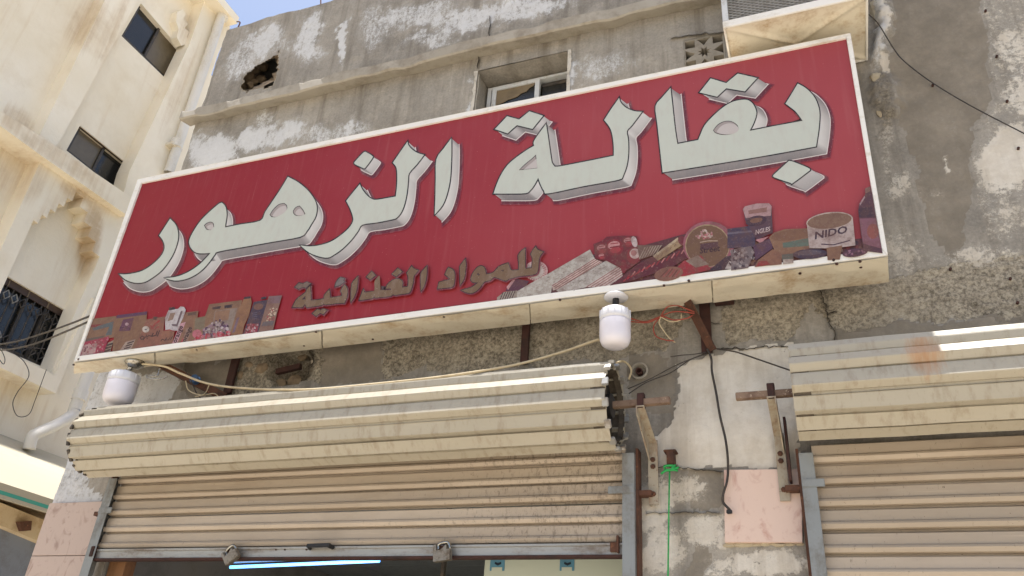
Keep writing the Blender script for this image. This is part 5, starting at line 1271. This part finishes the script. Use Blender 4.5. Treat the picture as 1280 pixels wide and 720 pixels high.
rw = [[(788, 398), (806, 402), (824, 396), (840, 390), (856, 390), (868, 392)], [(788, 402), (810, 403), (828, 396), (842, 400), (858, 398), (866, 394)], [(826, 396), (824, 404), (830, 414), (838, 424), (844, 428)], [(825, 396), (817, 408), (820, 420), (832, 425), (842, 426)], [(826, 395), (834, 384), (846, 382), (858, 386), (868, 390)], [(826, 396), (838, 402), (850, 400), (852, 392)]]
def bunch(name, label, lists, r, mats):
    E_ = empty(name, lists[0][0], label, 'wires')
    for i, pts in enumerate(lists): cable(pts, r).build('wire', mats[i % len(mats)], E_, smooth=True)
bunch('wire_tangle', 'tangled thin red and pale wires hanging beside the bulb lamp', [[PY(x, y, -.17+.012*math.sin(i*2+k_)) for k_, (x, y) in enumerate(q)] for i, q in enumerate(rw)], .0032, ['cable_red', 'cable_red', 'cable_beige'])
cab('dark_cable', 'dark cable hanging down the pier past the pink tile', [PY(884, 436, -.06), PY(889, 448, -.05), PY(890, 465, -.045), PY(895, 490, -.045), PY(900, 520, -.045), PY(907, 550, -.045), PY(910, 578, -.05), PY(909, 600, -.055), PY(904, 618, -.055), PY(904, 628, -.055), PY(912, 637, -.06)], .0062, 'cable_black')
m = MB(); p = PY(912, 640, -.055); m.box(p-Vector((.014, .01, .008)), p+Vector((.012, .008, .010))); top(m, 'cable_plug', 'black', 'small black plug at the end of the hanging dark cable', 'plug', bevel=.003)
cab('thin_wire', 'thin dark wire running from the rusty strut towards the closed shutter', [PY(896, 436, -.04), PY(920, 440, -.05), PY(950, 450, -.06), PY(985, 462, -.08), PY(1010, 470, -.06)], .004, 'cable_black', 'wire')
bunch('wire_bunch', 'thin dark wires bunched from the rusty strut to the open roll end', [[PY(x, y, -.035-.006*i) for x, y in q] for i, q in enumerate([[(786, 492), (808, 478), (838, 466), (862, 450), (884, 441)], [(785, 486), (812, 474), (842, 458), (866, 448), (886, 442)], [(838, 446), (852, 444), (866, 443), (884, 440)]])], .0026, ['cable_black'])
cab('wall_wire', 'thin black wire slanting down the grey wall from the air cooler', [PY(1086, 18, -.25), PY(1098, 30, -.12), PY(1118, 62, -.03), PY(1132, 78, -.025), PY(1165, 103, -.025), PY(1215, 133, -.03), PY(1290, 172, -.03), PY(1420, 240, -.03)], .0036, 'cable_black', 'wire')
bunch('strut_wires', 'thin pale wires coiled round the left strut', [[PY(x, y, -.20+.03*k_/4) for k_, (x, y) in enumerate(q)] for q in [[(232, 476), (236, 488), (252, 494), (268, 492), (276, 500)], [(231, 462), (238, 474), (246, 492), (254, 500)], [(262, 480), (256, 492), (244, 496)]]], .0035, ['cable_beige', 'cable_black', 'cable_beige'])
cab('wire_hook', 'bent chrome wire hook hanging beside the left bulb lamp', [PY(200, 460, -.28), PY(196, 470, -.29), PY(184, 469, -.3), PY(186, 473, -.3), PY(200, 474, -.28), PY(210, 470, -.26)], .005, 'chrome', 'hook')
# green cord on a rusty stub
m = MB(); p = PY(839, 574, -.03); m.box(p-Vector((.018, .03, .035)), p+Vector((.018, .03, .035))); m.box(p+Vector((-.032, -.034, .03)), p+Vector((.030, .03, .040)))
top(m, 'anchor_stub', 'rust', 'rusty steel stub in the pier holding the green cord', 'steel stub', bevel=.003)
G = empty('green_cord', PY(836, 719, -.066), 'thin green cord tied to the rusty stub and hanging down the pier', 'cord')
q = PY(837, 588, -.068)
MB().tube([PY(837, 588, -.068), PY(836, 640, -.066), PY(835, 720, -.066), Vector((PY(835, 720, -.066).x, -.066, .9))], .0042, 6).build('hanging_cord', 'green', G, smooth=True)
m = MB()
for dx, dz in ((.045, .012), (-.04, -.016), (.03, .025), (.04, -.004)): m.tube(spline([q, q+Vector((dx*.5, -.012, dz*.3)), q+Vector((dx, -.004, dz))], 3), .0055, 6)
m.tube(spline([q+Vector((-.02, 0, .004)), q+Vector((-.022, -.006, .02)), q+Vector((.02, -.006, .02)), q+Vector((.022, .0, .004)), q+Vector((-.018, -.01, 0))], 4), .006, 6); m.build('knot', 'green', G, smooth=True)

# ================================================================== AIR COOLER ABOVE THE SIGN
ZB = 5.18; ax0, ax1, ay = -.252, .507, -.50
AC = empty('air_cooler', ((ax0+ax1)/2, -.25, ZB), 'cream window air cooler box with louvred grille above the sign end', 'air cooler')
m = MB(); n_ = 10                                     # pressed underside with an X crease
pts = {}
def uz(u, v):
    d1 = abs(u-v)/1.414; d2 = abs(u+v-1)/1.414; return ZB+.006-.012*max(0, 1-min(d1, d2)/.035)-(.0)*u
n_ = 44
for j in range(n_+1):
    for i in range(n_+1):
        u, v = i/n_, j/n_; m.v.append(Vector((ax0+.012+(ax1-ax0-.024)*u, ay+.012+(-.02-ay-.012)*v, uz(u, v))))
for j in range(n_):
    for i in range(n_):
        a_ = j*(n_+1)+i; m.f.append((a_, a_+n_+1, a_+n_+2, a_+1)); m.c.append(None)
m.build('base_pan', 'cream_panel', AC, smooth=True, fixn=False)
m = MB()
for lo, hi in [((ax0, ay, ZB-.004), (ax1, ay+.012, ZB+.05)), ((ax0, ay+.012, ZB-.004), (ax0+.012, -.005, ZB+.05)), ((ax1-.012, ay+.012, ZB-.004), (ax1, -.005, ZB+.05)), ((ax0+.012, -.02, ZB-.004), (ax1-.012, -.005, ZB+.05))]: m.box(lo, hi)
m.build('base_rim', 'alu_trim', AC, bevel=.003)
H_ = .72
for x in (ax0, ax1-.035):
    for y in (ay+.004, -.06): m = MB(); m.box((x+.001, y, ZB+.051), (x+.034, y+.035, ZB+H_)); m.build('corner_post', 'win_frame', AC, bevel=.003)
m = MB(); m.box((ax0-.003, ay-.003, ZB+H_+.001), (ax1+.003, -.005, ZB+H_+.04)); m.build('top_cover', 'cream_panel', AC, bevel=.004)
m = MB(); m.box((ax0+.02, ay+.07, ZB+.052), (ax1-.02, -.03, ZB+H_-.002)); m.build('cooling_pad', 'dark_room', AC)
m = MB(); w_ = ax1-ax0-.07; hh = H_-.053; st_ = .026   # expanded-metal mesh on the front and the sides
def clipseg(p, q, W_, Hh):
    t0, t1 = 0., 1.; dx, dz = q[0]-p[0], q[1]-p[1]
    for a_, b_ in ((-dx, p[0]), (dx, W_-p[0]), (-dz, p[1]), (dz, Hh-p[1])):
        if abs(a_) < 1e-9:
            if b_ < 0: return None
            continue
        t_ = b_/a_
        if a_ < 0: t0 = max(t0, t_)
        else: t1 = min(t1, t_)
    return None if t0 >= t1 else ((p[0]+dx*t0, p[1]+dz*t0), (p[0]+dx*t1, p[1]+dz*t1))
for k_ in range(-40, 80):
    for sg in (1, -1):
        o0 = k_*st_*1.6
        sgm = clipseg((o0, 0 if sg > 0 else hh), (o0+hh*1.9, hh if sg > 0 else 0), w_, hh)
        if sgm: (a0, b0), (a1, b1) = sgm; yy = ay+.014+(.003 if sg > 0 else 0); m.bar((ax0+.035+a0, yy, ZB+.052+b0), (ax0+.035+a1, yy, ZB+.052+b1), .003, .006)
m.build('grille_mesh', 'mesh_metal', AC, fixn=False)
for xs_ in (ax0+.006, ax1-.010):
    m = MB()
    for k_ in range(22): z = ZB+.06+k_*.03; m.bar((xs_, ay+.04, z), (xs_, -.06, z), .004, .012)
    m.build('side_louvre', 'mesh_metal', AC, fixn=False)

# ================================================================== CREAM NEIGHBOUR BUILDING ACROSS THE LANE
XL = -9.12; XB = XL-.24; NY1 = 3.98; NZ1 = PX(266, 10, XL).z
NB = empty('neighbour_building', (-12.5, .5, 0), 'tall cream stained apartment building across the lane with stepped arch niche', 'building')
def dense_build(mb, name, mat, parent, maxlen=.16):
    me = mb.mesh(name, mat); bm = bmesh.new(); bm.from_mesh(me)
    bmesh.ops.triangulate(bm, faces=bm.faces)
    for _ in range(7):
        es = [e for e in bm.edges if e.calc_length() > maxlen]
        if not es or len(bm.faces) > 90000: break
        bmesh.ops.subdivide_edges(bm, edges=es, cuts=1); bmesh.ops.triangulate(bm, faces=[f for f in bm.faces if len(f.verts) > 3])
    bm.to_mesh(me); bm.free()
    P = np.empty(len(me.vertices)*3, np.float32); me.vertices.foreach_get('co', P); P = P.reshape(-1, 3).astype(float)
    qx, qy = proj_arr(P); s_ = np.zeros(len(P))
    for b_ in [(112, 30, 34, 44, 20, .6), (140, 40, 12, 60, 24, .6), (20, 150, 30, 20, 35, .6), (70, 195, 90, 14, 33, .62), (20, 215, 60, 40, 33, .55), (112, 300, 16, 56, 10, .85), (95, 243, 24, 12, 30, .8), (60, 262, 40, 12, -35, .5), (120, 250, 40, 20, 35, .5), (10, 480, 50, 20, 20, .5), (40, 520, 60, 30, 20, .45), (225, 110, 10, 80, 22, .5), (232, 35, 12, 26, 20, .5), (190, 110, 24, 6, 45, .4), (30, 660, 16, 8, 0, .7)]:  # stains; round the niche steps also shade put into the colour
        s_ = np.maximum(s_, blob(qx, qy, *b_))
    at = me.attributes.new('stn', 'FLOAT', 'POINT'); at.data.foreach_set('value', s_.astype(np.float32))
    base = Vector(parent['_base']); me.transform(Matrix.Translation(-base))
    o = bpy.data.objects.new(name, me); o['_base'] = tuple(base); return link(o, parent)
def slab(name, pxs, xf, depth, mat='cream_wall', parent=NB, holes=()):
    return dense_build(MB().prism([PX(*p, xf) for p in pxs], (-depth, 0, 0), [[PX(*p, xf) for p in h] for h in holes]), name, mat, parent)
W1 = [(176, 4), (226, 62), (208, 99), (152, 45)]; W2 = [(100, 157), (163, 208), (149, 240), (83, 188)]; W3 = [(9, 345), (87, 391), (59, 461), (-28, 423)]
rect = [(XB, -4.5, 0), (XB, NY1-.02, 0), (XB, NY1-.02, NZ1-.02), (XB, -4.5, NZ1-.02)]
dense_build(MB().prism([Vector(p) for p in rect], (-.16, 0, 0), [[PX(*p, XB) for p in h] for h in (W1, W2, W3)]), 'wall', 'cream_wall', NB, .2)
m = MB(); m.box((XB-7, -4.5, 0), (XB-.17, NY1-.03, NZ1-.3)); dense_build(m, 'building_core', 'cream_wall', NB, 2.)
m = MB(); m.box((XB-7, NY1-.02, 0), (XB-.05, NY1+4, NZ1-.9)); dense_build(m, 'annex', 'cream_wall', NB, .8)
m = MB(); m.box((XB-.3, -4.6, NZ1-.06), (XL+.24, NY1-.24, NZ1+.10)); dense_build(m, 'parapet', 'cream_wall', NB, .3)  # roof edge; its overhang is added to keep sun off the drain pipe
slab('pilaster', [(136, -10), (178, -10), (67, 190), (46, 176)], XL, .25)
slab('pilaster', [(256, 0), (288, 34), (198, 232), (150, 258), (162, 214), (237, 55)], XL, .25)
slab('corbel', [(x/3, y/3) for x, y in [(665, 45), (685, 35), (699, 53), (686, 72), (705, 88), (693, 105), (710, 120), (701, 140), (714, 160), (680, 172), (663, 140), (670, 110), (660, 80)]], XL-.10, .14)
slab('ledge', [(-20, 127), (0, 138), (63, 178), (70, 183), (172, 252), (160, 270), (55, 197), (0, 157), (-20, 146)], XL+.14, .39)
P_ = [(52, 199), (156, 267), (150, 300), (118, 370), (66, 478), (64, 466), (100, 376), (120, 332)]
st_ = [(95, 240)]; p = st_[0]
for i in range(5):
    p = (p[0]+9.65, p[1]+7.3); st_.append(p); p = (p[0]-4.65, p[1]+11.1); st_.append(p)
P_ += st_[1:][::-1][1:]; P_.append((95, 240)); p = (95, 240)
for i in range(5):
    p = (p[0]-4.8, p[1]+11.4); P_.append(p); p = (p[0]-5.8, p[1]-4.4); P_.append(p)
P_ += [(42, 275), (0, 367), (-30, 432), (-52, 420), (-2, 318)]
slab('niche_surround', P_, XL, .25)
slab('sill', [(-24, 425), (62, 465), (68, 470), (112, 384), (118, 372), (70, 492), (0, 459), (-24, 448)], XL+.05, .30)
def nwindow(q, mat, split=(.5,), bars=0):
    w_ = slab('window', q, XB-.10, .03, mat)
    def I(u, v, xf):
        a = lerp2(q[0], q[1], u); b = lerp2(q[3], q[2], u); return PX(*lerp2(a, b, v), xf)
    def strip(u0, u1, v0, v1, xf, d_, mt, nm):
        MB().prism([I(u0, v0, xf), I(u1, v0, xf), I(u1, v1, xf), I(u0, v1, xf)], (-d_, 0, 0)).build(nm, mt, w_)
    for a in ((0, 1, 0, .05), (0, 1, .95, 1), (0, .03, .05, .95), (.97, 1, .05, .95)): strip(*a, XB-.06, .03, 'dark_frame', 'frame_bar')
    for s_ in split: strip(s_-.02, s_+.02, .05, .95, XB-.055, .03, 'dark_frame', 'frame_bar')
    return w_, I, strip
w1, I1, s1 = nwindow(W1, 'dark_glass'); s1(.5, .97, .05, .95, XB-.085, .008, 'dusty_glass', 'film')
w2, I2, s2 = nwindow(W2, 'dark_glass'); s2(.03, .52, .05, .95, XB-.085, .008, 'dusty_glass', 'film'); s2(0, 1, .0, .04, XB-.02, .03, 'brown_frame', 'lintel_strip')
w3, I3, s3 = nwindow(W3, 'dark_glass', (.38, .68))
s3(.0, 1, .02, .12, XB-.035, .02, 'brown_frame', 'head_rail')
for i in range(4): s3(.06+i*.31, .075+i*.31, .0, .12, XB-.028, .01, 'curtain', 'head_batten')
for i in range(9):                                   # wrought grille
    u = .06+i*.11; m = MB().tube([I3(u, .13, XB-.02), I3(u, .98, XB-.02)], .008, 6); m.build('grille_bar', 'dark_frame', w3)
for i in range(7):
    for v in (.24, .84):
        u = .10+i*.125; a = [I3(u+.05*math.cos(t*math.pi/2), v+.07*math.sin(t*math.pi/2), XB-.012) for t in range(5)]; m = MB().tube(a, .009, 5); m.build('grille_diamond', 'mesh_metal' if i < 2 else 'dark_frame', w3)
# plaster peeling under windows
# drain pipes
DP = empty('drain_pipe', PX(92, 512, XL+.1), 'white plastic drain pipe down the corner of the cream building', 'drain pipe', 'drain pipes of the cream building')
a = PX(245, 115, XL+.10); b = a.copy(); a.z = PX(281, 12, XL+.10).z; b.z = PX(210, 216, XL+.10).z; c = PX(110, 466, XL+.10); d_ = PX(93, 512, XL+.10)
MB().tube([a, b], .075, 14, False).build('pipe', 'pvc', DP, smooth=True); MB().tube([c+(c-d_)*1.5, d_], .075, 14, False).build('pipe', 'pvc', DP, smooth=True)
MB().tube(spline([d_, PX(88, 520, XL+.10), PX(72, 530, XL+.12), PX(48, 541, XL+.14), PX(40, 547, XL+.14), PX(36, 562, XL+.14)], 6), .072, 14).build('elbow_pipe', 'pvc', DP, smooth=True)
for (x, y) in ((221, 180), (100, 494), (279, 20)):
    q = PX(x, y, XL+.10); t_ = (b-a).normalized(); MB().tube([q-t_*.07, q+t_*.07], .092, 14).build('coupling', 'pvc', DP)
q = PX(219, 184, XL+.1); MB().box(q-Vector((.2, .11, .02)), q+Vector((.04, .11, .03))).build('pipe_clip', 'cream_panel', DP)
# awning over the lane door
AWX = XL+.75
AW = empty('awning', PX(20, 610, XL+.5), 'sunlit white sheet awning with green edge band on the cream building', 'awning')
t0, t1 = PX(-40, 524, XB+.02), PX(120, 591, XB+.02); t1.z = t0.z = (t0.z+t1.z)/2
f0, f1 = PX(-40, 584, AWX), PX(100, 649, AWX); f0.z = f1.z = PX(10, 606, AWX).z
t0.y = f0.y = min(t0.y, f0.y); t1.y = f1.y = max(t1.y, f1.y)
nv = Vector((.02, 0, .04)); m = MB(); n_ = 10
for i in range(n_+1):
    for j in range(2):
        u = i/n_; A_ = t0.lerp(f0, u) if j == 0 else t1.lerp(f1, u); A_ = A_+Vector((0, 0, .10*math.sin(u*math.pi))); m.v.append(A_)
for i in range(n_): a_ = i*2; m.f.append((a_, a_+2, a_+3, a_+1)); m.c.append(None)
k_ = len(m.v); m.v += [v-Vector((.0, 0, .05)) for v in m.v]
for i in range(n_): a_ = k_+i*2; m.f.append((a_, a_+1, a_+3, a_+2)); m.c.append(None)
for i in range(n_):
    for j in (0, 1): a_ = i*2+j; m.f.append((a_, a_+2, a_+2+k_, a_+k_)); m.c.append(None)
m.f += [(0, 1, k_+1, k_), (2*n_, 2*n_+1, k_+2*n_+1, k_+2*n_)]; m.c += [None, None]
m.build('awning_sheet', 'awning', AW)
for (za, zb, mt, nm) in ((-.075, -.05, 'awning', 'edge_strip'), (-.115, -.075, 'awning_green', 'edge_band'), (-.155, -.115, 'awning', 'edge_strip')):
    MB().box((AWX-.04, f0.y, f0.z+za), (AWX, f1.y, f0.z+zb-.001)).build(nm, mt, AW)
MB().box((XB+.02, f0.y, f0.z-.05), (AWX-.05, f1.y, f0.z-.03)).build('soffit', 'awning_soffit', AW)
slab('door_beam', [(-20, 620), (90, 664), (80, 690), (-20, 648)], XL+.34, .5, 'awning_soffit')
slab('door_panel', [(-40, 640), (90, 692), (60, 770), (-70, 720)], XL+.22, .3, 'blue_door')
slab('beam_bracket', [(24, 652), (40, 651), (39, 663), (28, 664)], XL+.40, .1, 'rust')
# wires between the cream building and the sign
L_ = []
for i, (q0, q1) in enumerate([((-6, 431), (110, 388)), ((-6, 438), (106, 394))]):
    A_ = PX(*q0, XL+.25); B_ = PY(*q1, -.2); B_.x = max(B_.x, -4.62); mid = A_.lerp(B_, .5)-Vector((0, 0, .05+.03*i))
    L_.append([A_, A_.lerp(mid, .5)-Vector((0, 0, .02)), mid, mid.lerp(B_, .5)-Vector((0, 0, .01)), B_])
bunch('span_wires', 'pair of thin black wires spanning from the cream building window to the sign end', L_, .009, ['cable_black'])
bunch('loose_wires', 'loose black wires looping under the grilled window of the cream building', [[PX(x, y, XL+.16) for x, y in q] for q in [[(0, 434), (14, 440), (30, 452), (36, 470), (22, 490), (16, 505), (22, 520), (36, 518), (44, 500), (58, 462)], [(-4, 445), (4, 455), (6, 448), (0, 436), (-6, 440)], [(2, 430), (30, 434), (56, 436)]]], .005, ['cable_black'])

for o in bpy.data.objects:
    if '_base' in o: del o['_base']
